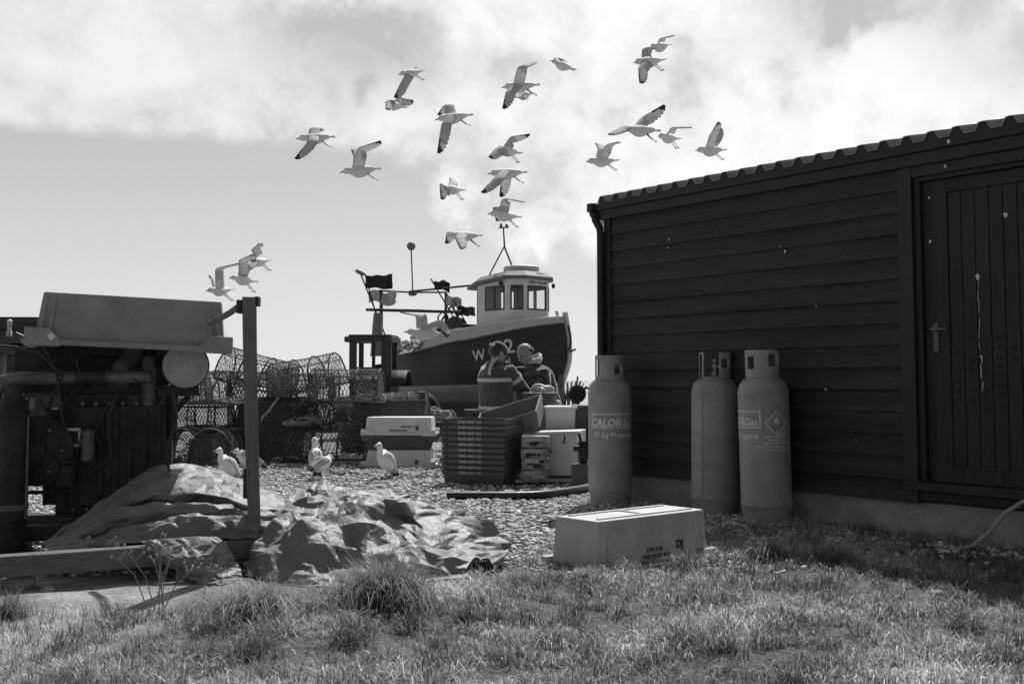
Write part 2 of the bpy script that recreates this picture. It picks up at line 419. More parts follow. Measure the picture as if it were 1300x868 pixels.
def ground_mat():
    m = bpy.data.materials.new('shingle_and_turf'); m.use_nodes = True
    nt = m.node_tree; nd = nt.nodes; lk = nt.links; B = nd['Principled BSDF']; B.inputs['Roughness'].default_value = 0.9
    B.inputs['Specular IOR Level'].default_value = 0.2
    tc = nd.new('ShaderNodeTexCoord')
    def nz(s, d=6, r=0.6):
        n = nd.new('ShaderNodeTexNoise'); n.inputs['Scale'].default_value = s; n.inputs['Detail'].default_value = d; n.inputs['Roughness'].default_value = r
        lk.new(tc.outputs['Object'], n.inputs['Vector']); return n.outputs['Fac']
    def mr(v, a, b_, c, d):
        n = nd.new('ShaderNodeMapRange'); lk.new(v, n.inputs[0])
        for i, x in enumerate((a, b_, c, d)): n.inputs[i + 1].default_value = x
        return n.outputs[0]
    def mm(op, a, b_):
        n = nd.new('ShaderNodeMath'); n.operation = op
        for i, v in enumerate((a, b_)):
            if isinstance(v, (int, float)): n.inputs[i].default_value = v
            else: lk.new(v, n.inputs[i])
        return n.outputs[0]
    def mix(f, a, b_):
        n = nd.new('ShaderNodeMix'); n.data_type = 'FLOAT'
        for i, v in ((0, f), (2, a), (3, b_)):
            if isinstance(v, (int, float)): n.inputs[i].default_value = v
            else: lk.new(v, n.inputs[i])
        return n.outputs[0]
    vo = nd.new('ShaderNodeTexVoronoi'); vo.inputs['Scale'].default_value = 26; lk.new(tc.outputs['Object'], vo.inputs['Vector'])
    sp = nd.new('ShaderNodeSeparateColor'); lk.new(vo.outputs['Color'], sp.inputs[0])
    pebble = mm('MULTIPLY', mr(sp.outputs[0], 0, 1, 0.15, 0.58), mr(vo.outputs['Distance'], 0.25, 0.75, 1.0, 0.35))
    pebble = mm('MULTIPLY', pebble, mr(nz(1.1, 4), 0.3, 0.7, 0.8, 1.15))
    soil = mm('MULTIPLY', mix(mr(nz(3.2, 8, 0.7), 0.4, 0.6, 0, 1), 0.28, 0.5), mr(nz(60, 6, 0.7), 0.3, 0.7, 0.6, 1.3))
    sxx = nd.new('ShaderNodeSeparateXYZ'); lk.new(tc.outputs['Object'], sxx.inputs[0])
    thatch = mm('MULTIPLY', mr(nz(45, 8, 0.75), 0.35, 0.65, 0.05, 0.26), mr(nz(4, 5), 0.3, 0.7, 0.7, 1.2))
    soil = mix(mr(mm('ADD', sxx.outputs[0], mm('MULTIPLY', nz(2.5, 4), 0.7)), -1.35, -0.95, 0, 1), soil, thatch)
    sx = nd.new('ShaderNodeSeparateXYZ'); lk.new(tc.outputs['Object'], sx.inputs[0])
    # turf in front, shingle behind; the edge wanders and slants away to the right
    line = mm('ADD', mm('SUBTRACT', sx.outputs[1], mm('MULTIPLY', sx.outputs[0], 0.25)), mm('MULTIPLY', mm('SUBTRACT', nz(1.6, 5), 0.5), 2.2))
    base = mix(mr(line, 6.3, 6.9, 0, 1), soil, pebble)
    cc = nd.new('ShaderNodeCombineColor')
    for k in range(3): lk.new(base, cc.inputs[k])
    lk.new(cc.outputs[0], B.inputs['Base Color'])
    hgt = mm('ADD', mm('MULTIPLY', vo.outputs['Distance'], -1.0), mm('MULTIPLY', nz(30, 5), 0.8))
    bp = nd.new('ShaderNodeBump'); bp.inputs['Strength'].default_value = 0.9; bp.inputs['Distance'].default_value = 0.03
    turfy = mr(line, 6.2, 6.8, 0, 1)
    hgt = mix(turfy, mm('MULTIPLY', mm('ADD', nz(55, 8, 0.7), mm('MULTIPLY', nz(9, 5), 1.5)), 1.0), hgt)
    lk.new(hgt, bp.inputs['Height']); lk.new(bp.outputs[0], B.inputs['Normal'])
    return m
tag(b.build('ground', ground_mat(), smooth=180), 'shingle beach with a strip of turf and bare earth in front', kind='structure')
b = MB(); b.box(-6000, 6000, 75, 9000, -3.0, -1.6)
sea_m = mat('sea_water', 0.2, 0.25, 0.2, 0.05, 0.6, 0.8)
tag(b.build('sea', sea_m, smooth=None), 'pale sea at the horizon beyond the beach', kind='structure')

# ---------------------------------------------------------------- loose shingle: real stones
def stones(n, name, xr, yr, smin, smax, keep, label):
    ico_v = []; t = (1 + 5 ** 0.5) / 2
    for a in (-1, 1):
        for c in (-t, t): ico_v += [(a, c, 0), (0, a, c), (c, 0, a)]
    ico_v = np.array(ico_v) / math.hypot(1, t)
    import itertools
    d2 = ((ico_v[:, None] - ico_v[None]) ** 2).sum(-1); e = sorted(set(np.round(d2[d2 > 0], 4)))[0]
    tri = []
    for i, j, k in itertools.combinations(range(12), 3):
        if abs(d2[i, j] - e) < 1e-3 and abs(d2[j, k] - e) < 1e-3 and abs(d2[i, k] - e) < 1e-3:
            nn = np.cross(ico_v[j] - ico_v[i], ico_v[k] - ico_v[i])
            tri.append((i, j, k) if nn @ ico_v[i] > 0 else (i, k, j))
    tri = np.array(tri)
    y = yr[0] * (yr[1] / yr[0]) ** rng.random(n); x = rng.uniform(xr[0], xr[1], n) * y / 10
    ok = keep(x, y); x, y = x[ok], y[ok]; n = len(x)
    s = rng.uniform(smin, smax, n) * (0.8 + 0.02 * y)
    sc = np.stack([s * rng.uniform(0.8, 1.3, n), s * rng.uniform(0.8, 1.3, n), s * rng.uniform(0.4, 0.75, n)], 1)
    ang = rng.uniform(0, 2 * np.pi, n); tl = rng.normal(0, 0.35, n)
    v = ico_v[None] * sc[:, None] * rng.uniform(0.82, 1.15, (n, 12, 1))
    c, s_ = np.cos(tl)[:, None], np.sin(tl)[:, None]
    v = np.stack([v[..., 0] * c + v[..., 2] * s_, v[..., 1], -v[..., 0] * s_ + v[..., 2] * c], -1)
    c, s_ = np.cos(ang)[:, None], np.sin(ang)[:, None]
    v = np.stack([v[..., 0] * c - v[..., 1] * s_, v[..., 0] * s_ + v[..., 1] * c, v[..., 2]], -1)
    z = np.array([gz(a, b_) for a, b_ in zip(x, y)]) + sc[:, 2] * 0.35
    v += np.stack([x, y, z], 1)[:, None]
    f = (tri[None] + (np.arange(n) * 12)[:, None, None]).reshape(-1)
    sh = np.repeat(np.clip(rng.normal(0.95, 0.5, n), 0.2, 2.0), 12)
    me = np_mesh(name, v.reshape(-1, 3), f, np.arange(0, len(f), 3), [M['stone']], sh)
    o = link(name, me); tag(o, label, kind='stuff'); return o
stones(42000, 'shingle', (-5.2, 4.6), (6.0, 15.5), 0.011, 0.024,
       lambda x, y: (y - 0.25 * x > 6.0 + rng.normal(0, 0.45, len(x))) & ~((x > 0.9) & (y > 10.5)), 'loose grey beach pebbles covering the ground')
# ================================================================ grass
def blades(name, xs, ys, length, width, shade, lean, label, kind='stuff', m='grass', parent=None, zoff=0.0, local=False):
    n = len(xs)
    ang = rng.uniform(0, 2 * np.pi, n)
    bend = np.clip(np.abs(rng.normal(0.5, 0.42, n)) + lean, 0, 1.7)
    L = length; wd = width
    dx, dy = np.cos(ang), np.sin(ang)
    z0 = np.zeros(n) if local else np.array([gz(a, b_) for a, b_ in zip(xs, ys)])
    z0 = z0 + zoff
    P = []
    sxx, syy = -dy, dx
    for t, ww in ((0, 1.0), (0.4, 0.85), (0.75, 0.55)):
        out_ = L * bend * t ** 2 * 0.8; up = L * (t - 0.28 * bend * t ** 2)
        cx, cy = xs + dx * out_, ys + dy * out_
        for s in (-1, 1):
            P.append(np.stack([cx + sxx * wd * ww * s / 2, cy + syy * wd * ww * s / 2, z0 + up], 1))
    out_ = L * bend * 0.8; up = L * (1 - 0.28 * bend) - L * np.clip(bend - 0.7, 0, 1) * 0.5
    P.append(np.stack([xs + dx * out_, ys + dy * out_, z0 + up], 1))
    V = np.stack(P, 1)   # n,7,3
    idx = np.arange(n)[:, None] * 7
    quads = np.concatenate([idx + np.array([[0, 1, 3, 2]]), idx + np.array([[2, 3, 5, 4]]), ], 1).reshape(-1)
    tris = (idx + np.array([[4, 5, 6]])).reshape(-1)
    loops = np.concatenate([quads, tris])
    starts = np.concatenate([np.arange(0, len(quads), 4), len(quads) + np.arange(0, len(tris), 3)])
    me = np_mesh(name, V.reshape(-1, 3), loops, starts, [M[m]], np.repeat(shade, 7))
    o = link(name, me, parent)
    if label: tag(o, label, kind=kind)
    return o
def in_poly(x, y, poly):
    c = np.zeros(len(x), bool); j = len(poly) - 1
    for i in range(len(poly)):
        xi, yi = poly[i]; xj, yj = poly[j]
        c ^= ((yi > y) != (yj > y)) & (x < (xj - xi) * (y - yi) / (yj - yi + 1e-12) + xi); j = i
    return c
def gpoly(pts): return [tuple(ground_at(*p)[:2]) for p in pts]
def clump(x, y, s, o): return np.array([mnoise.noise(Vector((a * s, b_ * s, o))) for a, b_ in zip(x, y)])
# the turf: a sheet of short grass with clumps and thin places
n = 330000
gyv = 3.3 * (9.6 / 3.3) ** rng.random(n); gxv = rng.uniform(-0.6, 0.62, n) * gyv
turf = gpoly([(235, 890), (300, 770), (420, 748), (560, 752), (640, 722), (690, 700), (760, 690), (900, 676), (990, 664), (1150, 672), (1240, 650), (1500, 660), (1500, 890)])
ok = in_poly(gxv, gyv, turf) | ((gyv < 5.05) & (gxv > -1.9 + rng.normal(0, 0.2, n)))
c1 = clump(gxv, gyv, 1.7, 2.0); c2 = clump(gxv, gyv, 5.5, 6.0); c3 = clump(gxv, gyv, 13.0, 9.0)
dens = np.clip(0.62 + c1 * 0.9 + c2 * 1.2 + c3 * .9, 0.06, 1)
ok &= rng.random(n) < dens
boxpoly = [(0.46, 6.10), (0.22, 6.36), (0.93, 6.98), (1.18, 6.70)]
ok &= ~in_poly(gxv, gyv, boxpoly)
gxv, gyv, c1, c2, c3 = gxv[ok], gyv[ok], c1[ok], c2[ok], c3[ok]
n = len(gxv)
L = (0.026 + 0.045 * rng.random(n) ** 1.6) * np.clip(1 + 1.3 * c2 + 0.6 * c1 + .9 * c3, .5, 2.2)
sh = np.clip(rng.normal(0.85, 0.3, n) * (1 + 0.6 * c1 - .7 * c2), 0.25, 1.9)
dry = rng.random(n) < 0.26 + .3 * c1; sh[dry] *= 2.3
flat = dry & (rng.random(n) < .5)
blades('grass', gxv, gyv, L, 0.0022 + 0.0042 * rng.random(n) ** 2, sh, 0.3 + 1.0 * flat, 'short rough turf in the foreground')
# tall tussocks: each a thing
def tussock(px, py, r, h, n, label, sh0=1.0, lean=0.35):
    p = ground_at(px, py)
    a = rng.uniform(0, 2 * np.pi, n); q = np.abs(rng.normal(0, 0.6, n)) * r * (1 + .5 * np.sin(a * 3 + px) + .3 * np.sin(a * 5 + py))
    xs, ys = q * np.cos(a), q * np.sin(a)
    o = blades('grass_tussock', xs, ys, h * (0.3 + 0.85 * rng.random(n) ** 1.4) * np.clip(1.15 - q / (2.6 * r), 0.3, 1), 0.003 + 0.0025 * rng.random(n),
               np.clip(rng.normal(sh0, 0.35, n), 0.3, 2.2), lean, None, local=True)
    o.location = (p.x, p.y, gz(p.x, p.y) - 0.005)
    return tag(o, label, 'grass tussock', 'tussocks of long grass')
tussock(488, 779, 0.21, 0.30, 3400, 'tallest tussock of long grass in front of the right-hand tarpaulin heap', 0.9, .3)
tussock(322, 786, 0.24, 0.23, 3000, 'wide arching tussock of pale grass at the left end of the turf', 1.1, 0.7)
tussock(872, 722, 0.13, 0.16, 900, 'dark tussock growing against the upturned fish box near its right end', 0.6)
tussock(795, 730, 0.08, 0.12, 300, 'thin tussock under the stencilled lettering of the upturned fish box', 0.9)
tussock(742, 742, 0.09, 0.09, 500, 'low pale tussock at the near corner of the upturned fish box', 1.2)
tussock(975, 712, 0.16, 0.15, 1500, 'pale tussock on the edge of the hut shadow right of the fish box', 1.1)
tussock(6, 782, 0.12, 0.15, 700, 'small tussock at the left edge below the timber beam', 0.9)
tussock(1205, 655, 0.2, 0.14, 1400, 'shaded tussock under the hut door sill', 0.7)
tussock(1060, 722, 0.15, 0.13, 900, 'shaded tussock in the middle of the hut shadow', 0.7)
tussock(660, 745, 0.12, 0.1, 800, 'pale tussock between the tarpaulin tip and the fish box', 1.1)
# dry flowering weed
def weed(px, py, stems, hmax, spread_, label):
    p = ground_at(px, py); t = thing('weed', label, 'weed', (p.x, p.y, 0), 0, 'dry weeds')
    rr = random.Random(px)
    mb, fl = MB(), MB()
    for k in range(stems):
        a = rr.uniform(-1, 1); hh = hmax * rr.uniform(0.55, 1); b0 = (rr.uniform(-.06, .06), rr.uniform(-.04, .04), 0)
        tip = (b0[0] + a * spread_, b0[1] + rr.uniform(-.08, .08), hh)
        midp = (b0[0] + a * spread_ * 0.35, b0[1], hh * 0.55)
        mb.tube([b0, midp, tip], [0.003, 0.0025, 0.0015], 4)
        for j in range(5):
            u = rr.uniform(0.5, 1); q = Vector(midp).lerp(Vector(tip), u)
            e = q + Vector((rr.uniform(-.05, .05), rr.uniform(-.03, .03), rr.uniform(.01, .05)))
            mb.tube([q, e], 0.0013, 3); fl.ball(e, rr.uniform(0.004, 0.008), 6, 4)
    mb.build('stem', M['stalk'], t); fl.build('flower', M['rope'], t)
weed(205, 775, 8, 0.34, 0.22, 'dry flowering weed with pale heads in front of the timber beam')
weed(270, 765, 3, 0.22, 0.06, 'thin upright weed stalk below the hanging tarpaulin flap')

# ================================================================ black hut
HC = ground_at(776, 631.5); HD = ground_at(1168, 680.5)
hu = (HD - HC).normalized(); HROT = math.atan2(hu.y, hu.x)
hn = Vector((hu.y, -hu.x, 0))
hut = thing('fishing_hut', 'long black weatherboarded hut with a corrugated roof and plank door', 'hut', (HC.x, HC.y, 0), HROT)
LEN, DEP = 7.0, 4.2
b = MB(); b.box(0.0, LEN, 0.03, DEP, 0.2, 2.58)
b.build('wall_core', M['black_trim'], hut, smooth=None)
b = MB(); b.box(-0.02, LEN + 0.02, 0.012, DEP + .02, -0.3, 0.232)
b.build('plinth', M['concrete'], hut, smooth=None, bevel=0.01)
# lapped boards, left and right of the door
for span in ((0.03, 3.0), (4.33, LEN)):
  b = MB(); z = 0.238; k = 0
  while z < 2.44:
      h = 0.152
      def row(x0, x1):
          nseg = 14; vs = []; fs = []
          for i in range(nseg + 1):
              x = x0 + (x1 - x0) * i / nseg
              wv = 0.0045 * mnoise.noise(Vector((x * 1.3, z * 5, 1))); wz = 0.004 * mnoise.noise(Vector((x * 0.9, z * 3, 9)))
              vs += [(x, -0.032 + wv, z - 0.012 + wz), (x, -0.030 + wv, z + 0.0 + wz), (x, -0.008 + wv, z + h + wz), (x, 0.02, z + h), (x, 0.02, z - 0.012 + wz)]
          for i in range(nseg):
              for j in range(5):
                  fs.append((i * 5 + j, (i + 1) * 5 + j, (i + 1) * 5 + (j + 1) % 5, i * 5 + (j + 1) % 5))
          fs += [tuple(range(5)), tuple(nseg * 5 + j for j in reversed(range(5)))]
          b.add(vs, fs)
      row(*span)
      z += h; k += 1
  wb2 = b.build('weatherboarding', M['black_board'], hut, smooth=30)
  if span[0] < 1: wb = wb2
b = MB(); rr = random.Random(12); z = 0.238
while z < 2.44:
    for x in (0.12, 0.72, 1.32, 1.92, 2.52, 2.93):
        b.lathe([(.0042, 0), (.0036, .002)], 7, X=Matrix.Translation((x + rr.uniform(-.01, .01), -.0275, z + .03 + rr.uniform(-.004, .004))) @ Matrix.Rotation(R(90), 4, 'X'))
    z += 0.152
b.build('nailing', M['iron_light'], wb, smooth=None)
# gable end boards
b = MB(); z = 0.238
while z < 2.44:
    b.hexa([(-0.03, 0.02, z), (0.01, 0.02, z), (0.01, DEP, z), (-0.03, DEP, z), (-0.008, 0.02, z + .15), (0.01, 0.02, z + .15), (0.01, DEP, z + .15), (-0.008, DEP, z + .15)]); z += 0.152
b.build('gable_boarding', M['black_board'], hut, smooth=None)
b = MB(); b.box(-0.035, 0.045, -0.042, 0.03, 0.2, 2.56); b.build('corner_post', M['black_trim'], hut, smooth=None, bevel=0.006)
b = MB(); b.box(-0.09, LEN, -0.07, 0.02, 2.50, 2.585); b.box(-0.10, LEN, -0.092, 0.02, 2.5855, 2.645); b.build('fascia', M['black_trim'], hut, smooth=None, bevel=0.006)
b = MB()
b.box(-0.17, -0.101, -0.13, -0.02, 2.575, 2.655); b.box(-0.155, -0.1, -0.115, -0.03, 2.545, 2.5745); b.box(-.14, -.0951, -.10, -.04, 2.50, 2.5445)
b.build('gutter_end', M['black_trim'], hut, smooth=None, bevel=.008)
b = MB()
for zz in (2.0, 1.2, 0.5): b.box(-0.075, 0.0, -0.09, -0.03, zz, zz + 0.03)
b.tube([(-0.11, -0.085, 2.56), (-0.10, -0.085, 2.50), (-0.045, -0.08, 2.42), (-0.038, -0.078, 2.36), (-0.038, -0.078, 0.1), (-0.05, -0.13, 0.03)], 0.034, 14)
b.build('downpipe', M['black_trim'], hut)
b = MB(); b.box(-0.22, -0.03, 0.25, 0.33, 2.30, 2.37); b.box(-0.20, -0.03, 0.2, 0.26, 2.42, 2.50)
b.tube([(-0.2, 0.29, 2.30), (-0.2, 0.29, 2.26)], 0.02, 10)
b.build('wall_bracket', M['black_trim'], hut, smooth=None)
b = MB(); b.box(2.985, 3.092, -0.05, 0.12, 0.225, 2.50); b.box(4.25, 4.35, -0.05, 0.12, 0.225, 2.50)
b.box(3.092, 4.25, -0.046, 0.12, 2.425, 2.50)
b.box(3.092, 3.135, -0.02, 0.11, 0.37, 2.425); b.box(4.21, 4.25, -0.02, 0.11, 0.37, 2.425); b.box(3.135, 4.21, -0.022, 0.11, 2.395, 2.425)
b.build('door_frame', M['black_trim'], hut, smooth=None, bevel=0.004)
b = MB(); b.box(2.99, 4.4, -0.075, 0.12, 0.31, 0.368); b.box(3.05, 4.3, -0.03, 0.1, 0.245, 0.308); b.build('door_sill', M['black_trim'], hut, smooth=None, bevel=0.006)
# door: stile, top and bottom rails, grooved planks
door = MB(); door.box(3.138, 3.315, 0.012, 0.06, 0.372, 2.392); door.box(3.3155, 4.2, 0.012, 0.06, 2.30, 2.392); door.box(3.3155, 4.2, 0.014, 0.06, 0.372, 0.47)
x = 3.3165
while x < 4.18:
    door.box(x, min(x + 0.092, 4.2), 0.02, 0.058, 0.4705, 2.2995); x += 0.0965
do = door.build('door', M['door_paint'], hut, smooth=None, bevel=0.004)
b = MB(); b.box(3.198, 3.236, 0.004, 0.0115, 1.235, 1.43); b.tube([(3.217, 0.004, 1.385), (3.217, -0.05, 1.385), (3.235, -0.056, 1.386), (3.33, -0.052, 1.384)], [.011, .010, .010, .008], 10)
b.lathe([(0.014, 0), (0.016, 0.006), (0.004, 0.01)], 12, X=Matrix.Translation((3.217, 0.004, 1.40)) @ Matrix.Rotation(R(90), 4, 'X'))
b.build('handle', M['iron_light'], do, smooth=40, bevel=0.002)
b = MB(); rr = random.Random(8)
for i in range(9):
    xx = 3.3165 + 0.0965 * i + 0.046
    zz = 1.30 + rr.uniform(-.02, .02)
    while zz > 0.82:
        if rr.random() < 0.78:
            b.lathe([(0.017, 0), (0.019, 0.003), (0.0165, 0.006), (0.0125, 0.006), (0.0115, 0.001)], 12, X=Matrix.Translation((xx + rr.uniform(-.008, .008), 0.0215, zz)) @ Matrix.Rotation(R(90), 4, 'X'))
        zz -= 0.062 * rr.uniform(0.9, 1.25)
b.build('drilled_vent', M['black_trim'], do, smooth=30)
# droppings
def splat(mb, x, z, s, y, rr, runs=0):
    nn = 11; ring = [(x + math.cos(a) * s * rr.uniform(.5, 1.2), y, z + math.sin(a) * s * rr.uniform(.5, 1.3)) for a in [2 * math.pi * i / nn for i in range(nn)]]
    front = [(p[0], y - 0.002, p[2]) for p in ring]
    o = len(mb.V)
    mb.add(ring + front + [(x, y - .004, z)], [(i, (i + 1) % nn, nn + (i + 1) % nn, nn + i) for i in range(nn)] + [(nn + i, nn + (i + 1) % nn, 2 * nn) for i in range(nn)])
    zc = z
    for i in range(runs):
        l = rr.uniform(.04, .09); mb.tube([(x + rr.uniform(-.006, .006), y, zc), (x + rr.uniform(-.006, .006), y - .002, zc - l)], rr.uniform(.0014, .0035), 6); zc -= l * rr.uniform(.8, 1.4)
b = MB(); rr = random.Random(4)
splat(b, 3.52, 1.72, 0.02, 0.018, rr, 6); splat(b, 3.53, 1.20, 0.012, 0.018, rr, 3); splat(b, 3.72, 2.10, 0.022, 0.018, rr); splat(b, 3.19, 1.98, 0.012, 0.01, rr); splat(b, 3.19, 2.28, 0.008, 0.01, rr)
b.build('bird_dropping', M['dropping'], do, smooth=None)
b = MB()
for (x, z, s, r_) in ((2.0, 2.02, .011, 0), (1.96, 2.06, .006, 0), (0.78, 2.24, .009, 0), (0.765, 2.17, .008, 0), (2.28, 1.59, .006, 0), (2.35, 0.98, .009, 0), (1.1, 1.75, .004, 0), (1.14, 1.68, .003, 0), (2.6, 0.62, .006, 0), (1.2, 0.72, .005, 0), (2.05, 1.98, .003, 0), (0.5, 1.3, .004, 0), (1.7, 1.1, .003, 0)):
    splat(b, x, z, s, -0.032, rr, r_)
splat(b, 3.35, 2.462, .012, -0.05, rr); splat(b, 3.45, 2.60, .014, -0.166, rr)
b.build('bird_dropping', M['dropping'], hut, smooth=None)
# roof: trapezoid corrugated sheets on two slopes
def sheet(y0, z0, y1, z1):
    mb = MB(); xs = []; x = -0.10; p = 0.182
    while x < LEN + .2:
        xs += [(x, 0), (x + .30 * p, 0), (x + .44 * p, .050), (x + .58 * p, .054), (x + .74 * p, .050), (x + .90 * p, 0)]; x += p
    nr = 6
    rows = []
    for i in range(nr + 1):
        t = i / nr
        rows.append([(a, y0 + (y1 - y0) * t, z0 + (z1 - z0) * t + h_) for a, h_ in xs])
    mb.grid(rows); return mb
sheet(-0.105, 2.65, 2.1, 3.135).build('roof', M['roof'], hut, smooth=20, solid=0.006)
sheet(DEP + .105, 2.65, 2.1, 3.135).build('roof', M['roof'], hut, smooth=20, solid=0.006)
b = MB(); xs = []; x = -0.10; p = 0.182
while x < LEN + .2:
    xs += [(x, 0), (x + .30 * p, 0), (x + .44 * p, .050), (x + .58 * p, .054), (x + .74 * p, .050), (x + .90 * p, 0)]; x += p
b.grid([[(a, yy, zz + (h_ - .005 if k else 0)) for a, h_ in xs] for k, yy, zz in ((0, -.094, 2.62), (1, -.094, 2.65), (1, -.04, 2.663), (0, -.04, 2.62))])
b.build('eave_filler', M['black_trim'], hut, smooth=None)
b = MB(); b.add([(0.01, 0.03, 2.58), (0.01, DEP, 2.58), (0.01, 2.1, 3.07), (0.03, 0.03, 2.58), (0.03, DEP, 2.58), (0.03, 2.1, 3.07)], [(0, 2, 1), (3, 4, 5), (0, 1, 4, 3), (1, 2, 5, 4), (2, 0, 3, 5)])
b.build('gable', M['black_trim'], hut, smooth=None)
b = MB(); b.bar((-0.08, 0.0, 2.59), (-0.08, 2.1, 3.05), 0.03, 0.12); b.bar((-0.08, DEP, 2.59), (-0.08, 2.1, 3.05), 0.03, 0.12)
b.build('bargeboard', M['black_trim'], hut, smooth=None)
HM = Matrix.Translation((HC.x, HC.y, 0)) @ Matrix.Rotation(HROT, 4, 'Z')
# pale hose by the door
h = thing('hose', 'pale grey hose curving out of the turf by the hut door', 'hose', HM @ Vector((3.66, -0.30, 0)), HROT)
b = MB(); b.tube([(-.12, -.12, 0.0), (-.03, -.02, .03), (.05, .04, .12), (.13, .08, .24), (.22, .12, .31), (.36, .14, .35), (.6, .16, .36), (.9, .17, .34)], 0.014, 10)
b.build('hose_pipe', M['rope'], h)

# ================================================================ gas bottles
def gas_bottle(px, py, label, shroud, face=0.0, tilt=0.0):
    p = ground_at(px, py)
    t = thing('gas_bottle', label, 'gas bottle', (p.x, p.y, gz(p.x, p.y) - 0.01), (0, tilt, face), 'tall propane bottles by the hut wall')
    r = 0.1875
    prof = [(r - .022, 0.0), (r - .012, 0.0), (r - .012, .075), (r - .004, .10), (r, .125), (r + .002, .128), (r + .002, .136), (r, .14), (r, .94), (r + .0025, .943), (r + .0025, .953), (r, .957), (r - .003, .985),
            (r - .016, 1.022), (r - .045, 1.055), (r - .09, 1.078), (.03, 1.09), (.0, 1.09)]
    b = MB(); b.lathe(prof[:-1], 48); b.build('cylinder', M['gas_paint'], t, smooth=32)
    b = MB()
    for sgn in ((0,) if shroud == 'plate' else (0,)):
        na, nz = 72, 12; R0 = 0.122
        z0, z1 = 1.062, 1.275
        V = []; F = []
        for i in range(na):
            a = 2 * math.pi * i / na
            for j in range(nz + 1):
                q = j / nz; V.append((R0 * math.cos(a), R0 * math.sin(a), z0 + (z1 - z0) * q))
        for i in range(na):
            for j in range(nz):
                deg = (i + .5) * 360 / na; zz = (j + .5) / nz
                hole = False
                for (c0, hw, za, zb) in shroud:
                    d = (deg - c0 + 180) % 360 - 180
                    if abs(d) < hw and za < zz < zb: hole = True
                if not hole: F.append((i * (nz + 1) + j, ((i + 1) % na) * (nz + 1) + j, ((i + 1) % na) * (nz + 1) + j + 1, i * (nz + 1) + j + 1))
        b.add(V, F)
    b.build('shroud', M['gas_paint'], t, smooth=60, solid=0.007)
    b = MB(); b.lathe([(.03, 1.085), (.034, 1.095), (.034, 1.115), (.02, 1.12), (.02, 1.15), (.028, 1.155), (.03, 1.185), (.012, 1.19), (.012, 1.2), (.026, 1.2), (.026, 1.225), (.0, 1.226)][:-1], 16)
    b.tube([(0, 0, 1.165), (0.05, -.03, 1.165)], .017, 10)
    b.build('valve', M['brass'], t)
    return t
def wrap(mb, geo, a0, z0, tilt=0.0):   # lay flat lettering round the bottle; a0 = centre angle in degrees (0 = +x, anticlockwise)
    vs, fs = geo; r = 0.1895
    out = []
    for x, y, _ in vs:
        a = R(a0) + x / 0.1875
        out.append((r * math.cos(a), r * math.sin(a), z0 + y))
    mb.add(out, [tuple(f) for f in fs])
def rect_geo(x0, x1, y0, y1):
    n = max(1, int(abs(x1 - x0) / 0.012)); vs = []; fs = []
    for i in range(n + 1):
        x = x0 + (x1 - x0) * i / n; vs += [(x, y0, 0), (x, y1, 0)]
    for i in range(n): fs.append((2 * i, 2 * i + 2, 2 * i + 3, 2 * i + 1))
    return vs, fs
def line_geo(a, b_, w):
    ax, ay = a; bx, by = b_; l = math.hypot(bx - ax, by - ay); nx, ny = -(by - ay) / l * w / 2, (bx - ax) / l * w / 2
    n = max(1, int(l / .012)); vs = []; fs = []
    for i in range(n + 1):
        q = i / n; x, y = ax + (bx - ax) * q, ay + (by - ay) * q
        vs += [(x - nx, y - ny, 0), (x + nx, y + ny, 0)]
    for i in range(n): fs.append((2 * i, 2 * i + 2, 2 * i + 3, 2 * i + 1))
    return vs, fs
def brand(t, a0, zb):
    mb = MB(); W_, H_ = 0.40, 0.125
    for g in (rect_geo(-W_ / 2, W_ / 2, H_ - .008, H_), rect_geo(-W_ / 2, W_ / 2, 0, .008), rect_geo(-W_ / 2, -W_ / 2 + .009, .008, H_ - .008), rect_geo(W_ / 2 - .009, W_ / 2, .008, H_ - .008), rect_geo(.052, .058, .008, H_ - .008)):
        wrap(mb, g, a0, zb)
    g = text_geo('CALOR', 0.088, 0.004); wrap(mb, ([(x * .95 + y * .12 - .075, y + .018, 0) for x, y, _ in g[0]], g[1]), a0, zb)
    g = text_geo('Gas', 0.078, 0.0015); wrap(mb, ([(x * .95 + .122, y + .018, 0) for x, y, _ in g[0]], g[1]), a0, zb)
    g = text_geo('47 kg Propane', 0.062, 0.001); wrap(mb, g, a0, zb - .075)
    mb.build('lettering', M['decal'], t, smooth=180)
R_SH = [(200, 22, .12, .62), (300, 14, .15, .6), (60, 30, .25, .7), (120, 20, .25, .7)]
c1_ = gas_bottle(775, 638, 'propane bottle standing alone at the left corner of the black hut', [(196, 24, .2, .8), (303, 17, .25, .62), (130, 24, .2, .8), (60, 20, .2, .8)])
brand(c1_, -85, 0.655)
c2_ = gas_bottle(908, 651, 'plain propane bottle without big lettering, its open shroud showing the valve', [(243, 30, .12, 2), (300, 14, .4, .75), (90, 50, .15, 2), (192, 12, .0, .9)], 0, R(.6))
mb = MB(); g = text_geo('UN 1978', 0.022); wrap(mb, g, -72, .72); mb.tube([(0.1885 * math.cos(R(-132)), .1885 * math.sin(R(-132)), .15), (.1885 * math.cos(R(-132)), .1885 * math.sin(R(-132)), .94)], .003, 6)
mb.build('lettering', M['gas_paint'], c2_)
c3_ = gas_bottle(974, 662, 'propane bottle with a white flammable diamond, rightmost of the group by the hut wall', [(214, 14, .3, .78), (305, 24, .38, .85), (120, 30, .2, .75), (40, 16, .3, .8)], 0, R(-1.0))
brand(c3_, -171, 0.70)
mb = MB(); s = .088; a0 = -74
for a, b_ in (((0, s), (s, 0)), ((s, 0), (0, -s)), ((0, -s), (-s, 0)), ((-s, 0), (0, s))): wrap(mb, line_geo(a, b_, .007), a0, .735)
